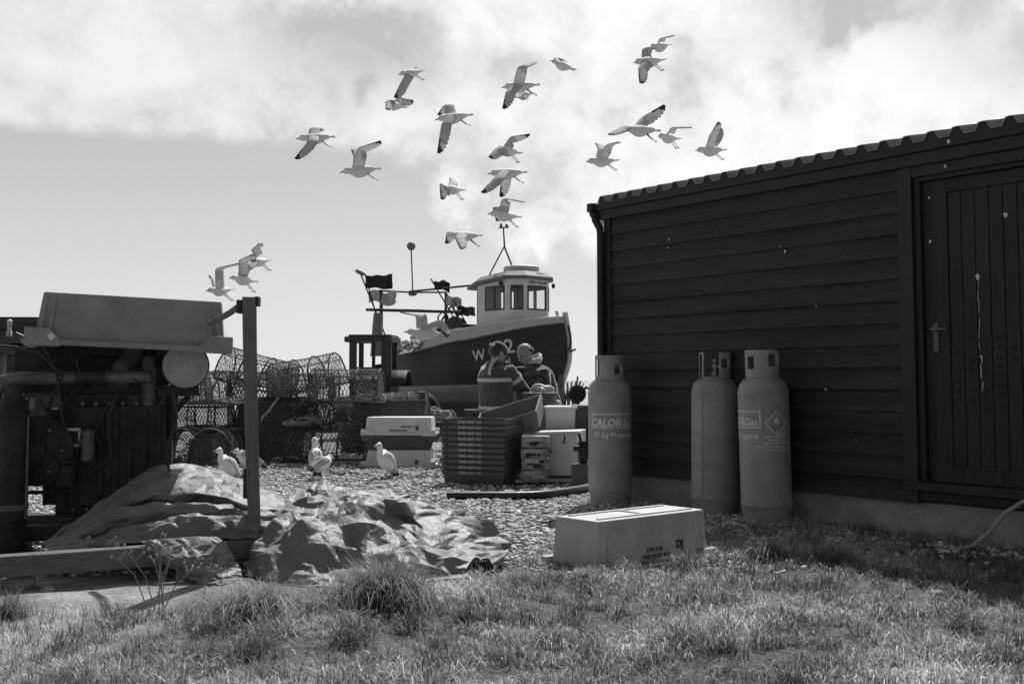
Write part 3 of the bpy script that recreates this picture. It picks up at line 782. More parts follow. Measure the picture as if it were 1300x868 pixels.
fl = [(-.018, -.0), (-.022, .014), (-.012, .03), (-.008, .02), (0, .052), (.008, .026), (.014, .034), (.021, .014), (.016, 0)]
wrap(mb, ([(x, y + .004, 0) for x, y in fl], [tuple(reversed(range(len(fl))))]), a0, .735)
wrap(mb, rect_geo(-.02, .02, -.006, -.001), a0, .735); wrap(mb, rect_geo(-.004, .004, -.066, -.045), a0, .735)
for k, (tx, w_) in enumerate((('UN 1978', .05), ('HIGHLY FLAMMABLE', 0), ('PROPANE GAS', 0), ('KEEP UPRIGHT IN USE', 0), ('STORE IN A COOL VENTILATED', 0), ('PLACE AWAY FROM HEAT', 0))):
    g = text_geo(tx, .021 if k else .02, .0004); wrap(mb, ([(x + w_, y, 0) for x, y, _ in g[0]], g[1]), a0, .655 - .024 * k)
mb.build('lettering', M['decal'], c3_, smooth=180)
# ================================================================ engine with a fish tub turned over it
EY = 6.75
e0 = ground_at(130, 700)
ENG = Vector((at(130, 600, EY).x, EY, 0))
eng = thing('diesel_engine', 'oily old winch engine standing under the upturned grey tub', 'engine', ENG, R(16))
def ex(px, Y=EY): return at(px, 482, Y).x - ENG.x
def ez(py, Y=EY): return at(650, py, Y).z
b = MB()
b.box(ex(78), ex(216), 0.02, 0.38, ez(655), ez(500)); b.box(ex(95), ex(210), -0.03, 0.02, ez(640), ez(515), tx=.01)
b.box(ex(62), ex(82), .05, .5, ez(640), ez(520))
for i in range(5): b.box(ex(128 + i * 17), ex(135 + i * 17), -0.045, -0.03, ez(630), ez(520))
b.build('engine_block', M['iron'], eng, smooth=None, bevel=0.012)
b = MB()
b.box(ex(60), ex(206), 0.04, 0.40, ez(500), ez(466)); b.box(ex(112), ex(190), 0.16, 0.40, ez(452), ez(432)); b.box(ex(192), ex(246), .1, .3, ez(488), ez(438)); b.box(ex(108), ex(190), 0.1, 0.42, ez(468), ez(452), tx=.02, ty=.03)
b.box(ex(66), ex(198), .17, .40, ez(466) + .001, ez(424)); b.box(ex(20), ex(66), .2, .40, ez(500), ez(440))
for i in range(4):
    for s in (0.06, 0.44): b.lathe([(.016, 0), (.016, .022), (.009, .024)], 6, (ex(92 + i * 30), s, ez(468)))
b.build('cylinder_head', M['iron'], eng, smooth=None, bevel=0.008)
b = MB(); b.tube([(ex(166), .16, ez(428)), (ex(166), .16, ez(448)), (ex(160), .12, ez(462)), (ex(152), .03, ez(470)), (ex(150), 0.0, ez(490))], [.075, .07, .068, .062, .06], 16)
b.lathe([(.075, 0), (.085, .005), (.085, .03), (.075, .035)], 18, (ex(166), .16, ez(440)))
b.tube([(ex(186), .1, ez(458)), (ex(187), .02, ez(475)), (ex(187), .02, ez(520))], [.05, .045, .045], 12)
b.build('exhaust_elbow', M['iron_light'], eng)
b = MB(); b.tube([(ex(190), -.04, ez(478)), (ex(100), -.06, ez(479)), (ex(38), -.08, ez(480)), (ex(18), -.08, ez(484)), (ex(6), -.08, ez(498)), (ex(3), -.08, ez(520))], [.035, .036, .04, .044, .05, .055], 14)
b.build('coolant_pipe', M['iron_light'], eng)
b = MB(); b.lathe([(.045, -.09), (.05, -.088), (.05, .06), (.045, .07)], 14, X=Matrix.Translation((ex(118), -.06, ez(479))) @ Matrix.Rotation(R(90), 4, 'Y')); b.build('pipe_sleeve', M['rubber'], eng)
b = MB(); b.lathe([(.10, -.05), (.142, -.045), (.145, .0), (.145, .20), (.12, .21)], 36, X=Matrix.Translation((ex(231), .0, ez(464))) @ Matrix.Rotation(R(-90), 4, 'X'))
b.build('filter_drum', M['iron'], eng)
b = MB(); b.lathe([(.132, .0), (.136, .004), (.130, .010), (.05, .013), (.03, .014), (.012, .02)], 36, X=Matrix.Translation((ex(231), -.048, ez(464))) @ Matrix.Rotation(R(90), 4, 'X'))
b.build('drum_lid', M['lid_paint'], eng)
b = MB(); b.box(ex(197), ex(248), -.02, .3, ez(503), ez(489)); b.box(ex(214), ex(222), -.01, .1, ez(560), ez(503)); b.bar((ex(246), .05, ez(490)), (ex(214), .05, ez(530)), .015, .03)
for i in range(4): b.lathe([(.012, 0), (.012, .03)], 6, (ex(205 + i * 12), .05, ez(489)))
b.build('bracket', M['iron'], eng, smooth=None, bevel=.004)
b = MB()   # cover plate with a pale raised rim
x0, x1, z0, z1 = ex(82), ex(108), ez(566), ez(542)
yy = -.046
for q in ((x0, x1, z0, z0 + .02), (x0, x1, z1 - .02, z1), (x0, x0 + .02, z0 + .02, z1 - .02), (x1 - .02, x1, z0 + .02, z1 - .02)): b.box(q[0], q[1], yy - .012, yy + .02, q[2], q[3])
for xx in (x0 + .01, x1 - .01):
    for z_ in (z0 + .01, z1 - .01): b.lathe([(.012, 0), (.012, .01), (.004, .013)], 8, X=Matrix.Translation((xx, yy - .012, z_)) @ Matrix.Rotation(R(90), 4, 'X'))
b.build('cover_rim', M['steel'], eng, smooth=30, bevel=.003)
b = MB(); b.box(x0 + .02, x1 - .02, yy - .004, yy + .02, z0 + .02, z1 - .02); b.build('cover_plate', M['iron'], eng, smooth=None)
b = MB(); b.lathe([(.02, -.10), (.035, -.1), (.038, -.09), (.038, .075), (.028, .08), (.012, .09)], 18, (ex(117), -.09, ez(562))); b.build('oil_filter', M['iron_light'], eng)
b = MB(); b.lathe([(.05, -.10), (.055, -.09), (.05, .02), (.06, .03), (.06, .05), (.03, .055)], 16, (ex(93), -.085, ez(592))); b.build('fuel_pump', M['iron'], eng)
b = MB(); b.lathe([(.19, -.03), (.205, -.025), (.205, .0), (.17, .0), (.17, -.018), (.06, -.018), (.05, -.05), (.02, -.05)], 36, X=Matrix.Translation((ex(58), -.08, ez(570))) @ Matrix.Rotation(R(-90), 4, 'X')); b.build('flywheel', M['iron'], eng)
b = MB(); b.box(ex(32), ex(50), 0.0, .05, ez(520), ez(505)); b.box(ex(17), ex(36), -.1, .15, ez(517), ez(511)); b.build('tool_tray', M['steel'], eng, smooth=None)
b = MB()
hz = [(((30), 425), (62, 440), (78, 470), (88, 540)), ((0, 440), (30, 442), (58, 448), (86, 478)), ((60, 505), (72, 530), (62, 570), (74, 610)), ((48, 505), (42, 540), (52, 580), (46, 610)), ((150, 500), (140, 530), (146, 580), (120, 600)), ((216, 500), (222, 530), (210, 570), (216, 610))]
for k, q in enumerate(hz):
    b = MB(); b.tube([(ex(a), -.1 - .012 * k, ez(c)) for a, c in q], .009, 8); b.build('hose', M['rubber'], eng)
rr = random.Random(21)
for k in range(9):   # loose wiring and fuel lines
    a, c = rr.uniform(70, 200), rr.uniform(455, 500); pts = [(ex(a), -.06 - rr.uniform(0, .05), ez(c))]
    for q in range(4): a += rr.uniform(-22, 18); c += rr.uniform(12, 34); pts.append((ex(a), -.05 - rr.uniform(0, .06), ez(c)))
    b = MB(); b.tube(pts, rr.uniform(.0035, .007), 6); b.build('fuel_line', M['rubber'], eng)
b = MB()
for k in range(14):
    b.lathe([(.013, 0), (.013, .012), (.006, .014)], 6, X=Matrix.Translation((ex(100 + 8 * k), -.031, ez(512 if k % 2 else 645))) @ Matrix.Rotation(R(90), 4, 'X'))
for k in range(6):
    b.lathe([(.011, 0), (.011, .012), (.005, .014)], 6, X=Matrix.Translation((ex(58) + .14 * math.cos(k * 1.05), -.112, ez(570) + .14 * math.sin(k * 1.05))) @ Matrix.Rotation(R(90), 4, 'X'))
b.build('bolting', M['iron_light'], eng, smooth=None)
b = MB(); b.box(ex(20), ex(236), -.08, .02, 0.10, 0.19); b.box(ex(20), ex(236), .5, .6, 0.10, 0.19); b.box(ex(120), ex(210), .0, .55, .19, .30)
for px in (35, 120, 215): b.box(ex(px) - .05, ex(px) + .05, -.1, .62, -.02, .0999)
b.build('skid_frame', M['dark_timber'], eng, smooth=None, bevel=.008)
b = MB(); b.tube([(ex(40), -.03, ez(622)), (ex(112), -.03, ez(622))], .012, 8); b.tube([(ex(106), -.03, ez(614)), (ex(104), -.03, ez(640))], .01, 8); b.box(ex(28), ex(34), -.02, .02, ez(640), ez(600)); b.build('control_rod', M['iron'], eng)

# fuel cylinder beside it
p = at(14, 600, 6.45)
tk = thing('air_receiver', 'dark upright steel cylinder left of the engine', 'tank', (p.x, 6.45, 0))
b = MB(); b.lathe([(.09, .0), (.095, .01), (.095, .82), (.085, .90), (.06, .95), (.05, .96), (.05, 1.0), (.03, 1.0)], 28); b.build('tank_body', M['iron'], tk)
b = MB(); b.tube([(.1, -.02, .25), (.105, -.03, .6), (.1, -.02, .84)], .008, 6); b.lathe([(.098, .3), (.1, .302), (.1, .33), (.098, .332)], 28); b.build('clamp_band', M['iron_light'], tk)

def fish_tub(t, L, W, H, m, rim=.05, lug=.16, taper=.035):   # upside-down: open rim at z = 0
    b = MB(); tx, ty = taper, taper; wl = .012
    # shell with thickness, open below
    o0 = [(-L / 2, -W / 2), (L / 2, -W / 2), (L / 2, W / 2), (-L / 2, W / 2)]
    def ring(k, z, sx, sy): return [(math.copysign(abs(x) - sx, x), math.copysign(abs(y) - sy, y), z) for x, y in o0]
    rings = [ring(0, 0.0, wl, wl), ring(0, 0, 0, 0), ring(0, H, tx, ty), ]
    V = [p for r_ in rings for p in r_] + ring(0, H - wl, tx + wl, ty + wl)
    F = []
    for i in range(2):
        for j in range(4): F.append((i * 4 + j, i * 4 + (j + 1) % 4, (i + 1) * 4 + (j + 1) % 4, (i + 1) * 4 + j))
    F.append((8, 9, 10, 11)); F.append((15, 14, 13, 12))
    for j in range(4): F.append((12 + j, 12 + (j + 1) % 4, (j + 1) % 4, j))
    b.add(V, F)
    for s in (-1, 1):   # stiffening ribs near the ends
        for xx in (L / 2 - .035, L / 2 - .085):
            b.hexa([(s * xx - .012, -W / 2 - .012, .06), (s * xx + .012, -W / 2 - .012, .06), (s * xx + .012, -W / 2 + .05, .06), (s * xx - .012, -W / 2 + .05, .06),
                    (s * (xx - .022) - .01, -W / 2 + ty - .008, H - .02), (s * (xx - .022) + .01, -W / 2 + ty - .008, H - .02), (s * (xx - .022) + .01, -W / 2 + ty + .04, H - .02), (s * (xx - .022) - .01, -W / 2 + ty + .04, H - .02)])
    b.build('shell', m, t, smooth=40, bevel=.02)
    b = MB()
    r_ = .035
    b.box(-L / 2 - r_, L / 2 + r_, -W / 2 - r_, -W / 2 - .001, -.004, rim * .62); b.box(-L / 2 - r_, L / 2 + r_, W / 2 + .001, W / 2 + r_, -.004, rim * .62)
    for s in (-1, 1):
        a, c = sorted((s * (L / 2 + .001), s * (L / 2 + r_))); b.box(a, c, -W / 2 - .0008, W / 2 + .0008, -.004, rim * .62)
        # deep end lugs with a sloping shoulder
        for ys in (-1, 1):
            yo, yi = ys * (W / 2 + r_ + .004), ys * (W / 2 - .0)
            ya, yb = sorted((yo, yi))
            xo, xi, xs = s * (L / 2 + r_ + .012), s * (L / 2 - lug * .55), s * (L / 2 - lug)
            pol = [(xo, -.012), (xo, rim * 1.9), (xi, rim * 1.9), (xs, rim * .55), (xs, -.012)]
            vs = [(x, ya, z) for x, z in pol] + [(x, yb, z) for x, z in pol]
            f = [tuple(range(5)), tuple(reversed(range(5, 10)))] + [(i, 5 + i, 5 + (i + 1) % 5, (i + 1) % 5) for i in range(5)]
            if s > 0: f = [tuple(reversed(q)) for q in f]
            b.add(vs, [tuple(reversed(q)) for q in f])
    b.build('rim', m, t, smooth=30, bevel=.006)
tubp = at(153, 437, 6.62)
tub = thing('fish_tub', 'big grey plastic tub turned upside down on top of the engine', 'tub', (tubp.x - .02, 6.92, tubp.z - .012), (R(1.5), R(2.4), R(14)))
fish_tub(tub, 1.10, .5, .31, M['tub'])
b = MB(); b.add([(-.47, -.2915, .045), (-.445, -.2915, .07), (-.42, -.2915, .045), (-.445, -.2915, .02)], [(0, 3, 2, 1)]); b.add([(-.47, -.2930, .045), (-.445, -.2930, .07), (-.42, -.2930, .045), (-.445, -.2930, .02)], [(0, 3, 2, 1)])
b.build('diamond_mark', M['decal'], tub, smooth=None)

# timber beam and post
ba, bb = Vector((-2.95, 5.32, .135)), Vector((-1.40, 6.13, .125))
d_ = (bb - ba).normalized()
bm = thing('timber_beam', 'long weathered timber beam lying on blocks in front of the engine', 'beam', (ba + bb) / 2, math.atan2(d_.y, d_.x))
L_ = (bb - ba).length
b = MB(); nn = 24
rows = []
for i in range(nn + 1):
    x = -L_ / 2 + L_ * i / nn; j = .004 * mnoise.noise(Vector((x * 3, 1, 2)))
    rows.append([(x, -.05 + j, -.052 + j), (x, .05, -.052), (x, .05 + j, .052 + j), (x, -.05 - j, .052 - j)])
b.grid(rows, cv=True); b.add(rows[0], [(0, 1, 2, 3)]); b.add(rows[-1], [(3, 2, 1, 0)])
b.build('beam', M['timber'], bm, smooth=None, bevel=.006)
b = MB()
for x in (-.75, .7): b.box(x - .1, x + .1, -.09, .09, -.14, -.0525)
b.build('packing_block', M['dark_timber'], bm, smooth=None, bevel=.006)
p0, p1 = at(324, 684, 6.12), at(315, 377, 6.12)
ps = thing('timber_post', 'tall leaning post rising from the tarpaulin beside the engine', 'post', (p0.x, 6.15, 0))
top = p1 - Vector((p0.x, 6.12, 0))
b = MB(); X = Matrix.Rotation(R(14), 4, 'Z')
def q4(c, s): return [Vector(c) + X @ Vector(v) for v in ((-s, -s, 0), (s, -s, 0), (s, s, 0), (-s, s, 0))]
rows = [q4((top.x * t - .006 * math.sin(t * 3), 0, top.z * t), .033 + .006 * t) for t in [i / 10 for i in range(11)]]
b.grid(rows, cv=True); b.add(rows[0], [(3, 2, 1, 0)]); b.add(rows[-1], [(0, 1, 2, 3)])
b.build('post_shaft', M['post_timber'], ps, smooth=None, bevel=.005)
b = MB(); tx, tz = top.x, top.z
b.box(tx - .065, tx - .036, -.035, .035, tz - .09, tz - .015); b.box(tx + .034, tx + .058, -.03, .03, tz - .05, tz + .004); b.box(-.07, -.036, -.04, .02, .40, .56)
b.build('bracket', M['iron'], ps, smooth=None, bevel=.004)
b = MB(); b.tube([(tx - .05, .0, tz - .045), (tx - .16, .2, tz - .075), (tx - .34, .45, tz - .125)], .019, 10); b.build('arm', M['post_timber'], ps)
# stones on the bare ground
for px, py, s, lb in ((22, 748, .07, 'round grey stone in the shade under the left end of the beam'), (60, 752, .03, 'small stone in the shade under the beam'), (1188, 758, .035, 'pale flint at the edge of the hut shadow'), (905, 703, .05, 'pale block of foam at the right end of the fish box')):
    p = ground_at(px, py); mb = MB(); rr = random.Random(px)
    mb.ball((0, 0, 0), (s * 1.3, s, s * .7), 14, 9); mb.V = [tuple(np.array(v) * (1 + .35 * mnoise.noise(Vector(v) * (1.6 / s) + Vector((px, 0, 0))))) for v in mb.V]
    o = mb.build('stone' if 'stone' in lb or 'flint' in lb else 'foam_block', M['concrete'] if px < 1000 else M['box_plastic'], smooth=50); o.location = (p.x, p.y, s * .4); tag(o, lb, 'stone' if 'foam' not in lb else 'foam block')

# old timber hut behind on the left
p = at(-60, 482, 14.6); q = at(122, 482, 14.2)
ht = thing('timber_shed', 'low dark timber store with horizontal planks behind the engine', 'shed', ((p.x + q.x) / 2, 14.8, 0), R(2))
w2 = (q.x - p.x) / 2
b = MB(); rr = random.Random(9); z = 0
while z < 1.75:
    h = .17; b.box(-w2, w2, -.5 - rr.uniform(0, .012), -.46, z + .004, z + h - .006); b.box(w2 - .04, w2 + rr.uniform(0, .008), -.4595, .05, z + .004, z + h - .006); z += h
b.build('wall', M['dark_timber'], ht, smooth=None, bevel=.004)
b = MB(); b.box(-w2 - .08, w2 + .08, -.6, .2, 1.79, 1.835); b.build('roof', M['dark_timber'], ht, smooth=None)
b = MB(); b.box(-w2 + .02, w2 - .05, -.455, .04, .0, 1.78); b.build('wall_core', M['boat_dark'], ht, smooth=None)
# small winch frame between
p = at(10, 470, 8.6)
wn = thing('hand_winch', 'small winch head with a lever above the left edge pipe', 'winch', (p.x, 8.6, 0))
def wz(py): return at(650, py, 8.6).z
def wx(px): return at(px, 482, 8.6).x - p.x
b = MB(); b.box(wx(-20), wx(32), -.1, .1, wz(436), wz(428)); b.box(wx(-20), wx(28), -.1, .1, wz(448), wz(440)); b.box(wx(-4), wx(4), -.05, .05, 0, wz(440)); b.box(wx(22), wx(27), -.05, .05, 0, wz(440)); b.build('winch_frame', M['boat_dark'], wn, smooth=None)
b = MB(); b.lathe([(.02, 0), (.022, .04), (.015, .05), (.015, .09), (.02, .1), (.02, .13), (.005, .14)], 10, (wx(10), 0, wz(428))); b.build('lever', M['steel'], wn)
b = MB(); b.tube([(wx(14), 0, wz(436)), (wx(60), -.1, wz(446)), (wx(95), -.3, wz(462)), (wx(110), -.6, wz(475))], .018, 8); b.tube([(wx(0), -.05, wz(445)), (wx(20), -.1, wz(440)), (wx(40), -.1, wz(452)), (wx(60), -.05, wz(458)), (wx(110), 0, wz(456))], .012, 8); b.build('cable', M['rubber'], wn)

# ================================================================ upturned fish box in the grass
bx = thing('fish_box', 'pale weathered fish box turned upside down in the grass, marked DJ', 'fish box', (0.70, 6.525, -0.01), R(40.7))
def fish_box(t, L, W, H, m, feet=True):
    fish_tub(t, L, W, H, m, rim=.032, lug=.13, taper=.017)
    b = MB()   # shallow tray pattern on the base
    for q in ((-L / 2 + .07, L / 2 - .07, -W / 2 + .06, -W / 2 + .085), (-L / 2 + .07, L / 2 - .07, W / 2 - .085, W / 2 - .06), (-.012, .012, -W / 2 + .0855, W / 2 - .0855)):
        b.box(q[0], q[1], q[2], q[3], H - .001, H + .008)
    b.build('base_rib', m, t, smooth=None, bevel=.003)
fish_box(bx, .93, .37, .285, M['box_plastic'])
def side_text(t, txt, size, x, z, m, W, H, flip=False, bold=0.001, taper=.017):
    vs, fs = text_geo(txt, size, bold); mb = MB(); a = taper / H; o = []
    for vx, vy, _ in vs:
        if flip: vx, vy = -vx, -vy
        zz = z + vy; o.append((x + vx, -W / 2 + a * zz - .0025, zz))
    mb.add(o, [tuple(f) for f in fs]); return mb.build('lettering', m, t, smooth=None)
side_text(bx, 'DJ', .062, .215, .085, M['ink'], .37, .285, bold=.003)
side_text(bx, 'BOX NOT', .03, -.005, .105, M['ink'], .37, .285, True)
side_text(bx, 'FOR RETAIL SALE', .03, .01, .068, M['ink'], .37, .285, True)

# ================================================================ tarpaulins
def ridged(p, s, o):
    v = mnoise.noise(Vector((p[0] * s + o, p[1] * s, p[2] * s))); return 1 - 2 * abs(v)
def loft(ctrl, per, crumple, soft, crinkle, seed, back, aniso=(1, 1)):
    """control rows (front to back) of points -> stiff sheet of flat facets with sharp creases and fine crinkles"""
    g = np.random.default_rng(seed)
    A = np.array([[tuple(at(*q)) for q in r] for r in ctrl])
    last = A[-1].copy(); last[:, 1] += back; last[:, 2] = 0
    A = np.concatenate([A, last[None]], 0)
    def normals(P):
        n_ = np.cross(np.gradient(P, axis=1), np.gradient(P, axis=0)); n_ /= np.linalg.norm(n_, axis=2, keepdims=True) + 1e-9
        return n_
    def split(P, amp):
        r, c = P.shape[:2]; Q = np.zeros((2 * r - 1, 2 * c - 1, 3))
        Q[::2, ::2] = P; Q[1::2, ::2] = (P[1:] + P[:-1]) / 2; Q[:, 1::2] = (Q[:, 2::2] + Q[:, :-2:2]) / 2
        n_ = normals(Q); d = g.normal(0, amp, Q.shape[:2]); d[::2, ::2] *= .25; d[0] *= .2; d[-1] *= .2
        Q = Q + n_ * d[..., None]
        j_ = g.normal(0, amp * .9, Q.shape); j_[..., 2] = 0; Q[1:-1, 1:-1] += j_[1:-1, 1:-1]
        return Q
    for amp in crumple: A = split(A, amp)
    r, c = A.shape[:2]; P = np.zeros(((r - 1) * per + 1, (c - 1) * per + 1, 3)); flip = g.random((r, c)) < .5
    for a in range(r - 1):
        for b_ in range(c - 1):
            p00, p01, p10, p11 = A[a, b_], A[a, b_ + 1], A[a + 1, b_], A[a + 1, b_ + 1]
            for i in range(per + 1):
                for k in range(per + 1):
                    u, v = i / per, k / per
                    if flip[a, b_]: q = p00 + (p10 - p00) * u + (p11 - p10) * v if u >= v else p00 + (p01 - p00) * v + (p11 - p01) * u
                    else: q = p00 + (p10 - p00) * u + (p01 - p00) * v if u + v <= 1 else p11 + (p01 - p11) * (1 - u) + (p10 - p11) * (1 - v)
                    P[a * per + i, b_ * per + k] = q
    for _ in range(soft): P[1:-1, 1:-1] = P[1:-1, 1:-1] * .4 + .15 * (P[2:, 1:-1] + P[:-2, 1:-1] + P[1:-1, 2:] + P[1:-1, :-2])
    n_ = normals(P); D = np.zeros(P.shape[:2])
    for i in range(P.shape[0]):
        for k in range(P.shape[1]):
            q = P[i, k]
            D[i, k] = sum(am * ridged((q[0] * aniso[0] + .03 * mnoise.noise(Vector(q * 9)), q[1] * aniso[1] + .03 * mnoise.noise(Vector(q * 8) + Vector((3, 3, 3))), q[2]), sc_, seed + 5.3 * m_) for m_, (sc_, am) in enumerate(crinkle))
    P = P + n_ * D[..., None]
    for i in range(P.shape[0]):
        for k in range(P.shape[1]):
            P[i, k, 2] = max(P[i, k, 2], gz(P[i, k, 0], P[i, k, 1]) + .004)
    return P
def tarp(label, P):
    c = P.reshape(-1, 3).mean(0); c[2] = 0
    t = thing('tarpaulin', label, 'tarpaulin', tuple(c))
    b = MB(); Q = P - c; b.grid([[tuple(q) for q in r] for r in Q]); b.build('sheet', M['tarp'], t, smooth=16)
    return t, c
def eyelet(t, p, n_):
    ey = MB(); X = Matrix.Translation(p) @ Vector(n_).to_track_quat('Z', 'Y').to_matrix().to_4x4()
    ey.lathe([(.006, .001), (.006, .003), (.012, .004), (.014, .001)], 14, X=X); ey.build('eyelet', M['steel'], t)
px1 = [55, 110, 160, 205, 250, 290, 325, 372]
def rowz(pxs, vals): return [(a, y, d) for a, (y, d) in zip(pxs, vals)]
C1 = [rowz(px1, v) for v in (
    [(699, 5.72), (696, 5.85), (691, 5.92), (687, 5.95), (684, 6.0), (684, 6.05), (683, 6.1), (682, 6.2)],
    [(698, 5.75), (690, 5.92), (675, 5.97), (661, 6.0), (655, 6.05), (656, 6.1), (660, 6.15), (668, 6.25)],
    [(697, 5.8), (688, 6.0), (671, 6.12), (660, 6.16), (655, 6.2), (655, 6.22), (659, 6.24), (664, 6.3)],
    [(696, 5.8), (676, 6.0), (653, 6.08), (643, 6.12), (641, 6.18), (645, 6.2), (654, 6.24), (660, 6.33)],
    [(695, 5.88), (672, 6.15), (650, 6.4), (641, 6.46), (637, 6.5), (643, 6.46), (652, 6.42), (657, 6.45)],
    [(695, 5.9), (667, 6.18), (640, 6.32), (628, 6.36), (625, 6.4), (633, 6.4), (646, 6.4), (652, 6.45)],
    [(694, 5.96), (660, 6.3), (627, 6.5), (608, 6.6), (606, 6.66), (616, 6.66), (632, 6.62), (645, 6.6)],
    [(693, 6.02), (652, 6.4), (613, 6.65), (589, 6.82), (591, 6.92), (603, 6.95), (619, 6.9), (640, 6.8)],
    [(696, 6.15), (665, 6.6), (628, 6.95), (600, 7.15), (598, 7.35), (606, 7.4), (621, 7.35), (645, 7.1)])]
P1 = loft(C1, 6, (.013, .006), 0, ((9, .006), (20, .003), (38, .0014)), 3, .22, (.45, 1.3))
t1, c1t = tarp('crumpled silver tarpaulin draped over the beam at the foot of the engine', P1)
q = at(112, 683, 5.93); eyelet(t1, q - Vector(c1t), (0.1, -1, .5))
# the corner flap that hangs down in front of the beam
fl = [[(178, 687, 5.86), (205, 684, 5.88), (240, 681, 5.9), (275, 681, 5.93), (290, 690, 5.97)],
      [(186, 694, 5.82), (212, 699, 5.8), (245, 699, 5.78), (280, 698, 5.84), (297, 705, 5.93)],
      [(198, 703, 5.8), (222, 715, 5.76), (250, 717, 5.72), (283, 715, 5.78), (303, 718, 5.9)],
      [(214, 716, 5.78), (235, 729, 5.73), (255, 734, 5.68), (282, 731, 5.72), (306, 728, 5.85)],
      [(225, 724, 5.78), (240, 738, 5.72), (258, 741, 5.64), (284, 741, 5.68), (308, 735, 5.82)]]
Pf = loft(fl, 6, (.010, .005), 0, ((14, .002), (34, .0012)), 9, .01)
b = MB(); b.grid([[tuple(v) for v in r] for r in (Pf - c1t)]); b.build('flap', M['tarp'], t1, smooth=16, solid=.004)
C2 = [
    [(303, 724, 5.95), (345, 742, 5.75), (390, 748, 5.7), (430, 750, 5.68), (470, 752, 5.68), (520, 748, 5.7), (565, 748, 5.72), (600, 746, 5.75), (640, 712, 6.3)],
    [(308, 716, 5.98), (342, 703, 5.85), (390, 716, 5.85), (432, 722, 5.85), (475, 724, 5.85), (520, 712, 5.9), (560, 726, 5.82), (603, 725, 5.85), (643, 702, 6.35)],
    [(318, 700, 6.02), (352, 690, 5.95), (385, 658, 5.98), (420, 690, 6.0), (468, 700, 5.98), (522, 690, 6.05), (555, 700, 6.0), (605, 706, 6.1), (645, 698, 6.4)],
    [(330, 685, 6.08), (362, 672, 6.08), (392, 662, 6.12), (425, 668, 6.15), (462, 664, 6.12), (500, 685, 6.2), (545, 703, 6.1), (585, 690, 6.25), (648, 694, 6.45)],
    [(340, 668, 6.15), (370, 650, 6.25), (400, 655, 6.3), (430, 650, 6.3), (450, 640, 6.32), (492, 664, 6.4), (540, 686, 6.22), (590, 670, 6.4), (648, 692, 6.5)],
    [(345, 655, 6.3), (372, 641, 6.4), (405, 634, 6.45), (435, 630, 6.5), (452, 632, 6.48), (505, 634, 6.5), (528, 655, 6.42), (585, 655, 6.55), (642, 688, 6.6)],
    [(350, 650, 6.45), (375, 640, 6.6), (405, 632, 6.65), (435, 629, 6.7), (470, 631, 6.7), (512, 630, 6.7), (540, 640, 6.7), (585, 650, 6.75), (632, 682, 6.75)],
    [(352, 652, 6.6), (375, 647, 6.8), (405, 644, 6.9), (435, 640, 6.9), (470, 638, 6.9), (512, 638, 6.9), (540, 645, 6.9), (580, 658, 6.9), (625, 684, 6.9)],
    [(358, 640, 6.9), (385, 622, 7.05), (412, 609, 7.1), (430, 618, 7.15), (470, 622, 7.1), (505, 630, 7.1), (540, 648, 7.05), (580, 664, 7.0), (620, 685, 7.0)]]
P2 = loft(C2, 6, (.022, .0055), 0, ((8, .006), (19, .003), (38, .0014)), 5, .28, (1.0, .8))
t2, c2t = tarp('crumpled silver tarpaulin heap on the ground right of the leaning post', P2)
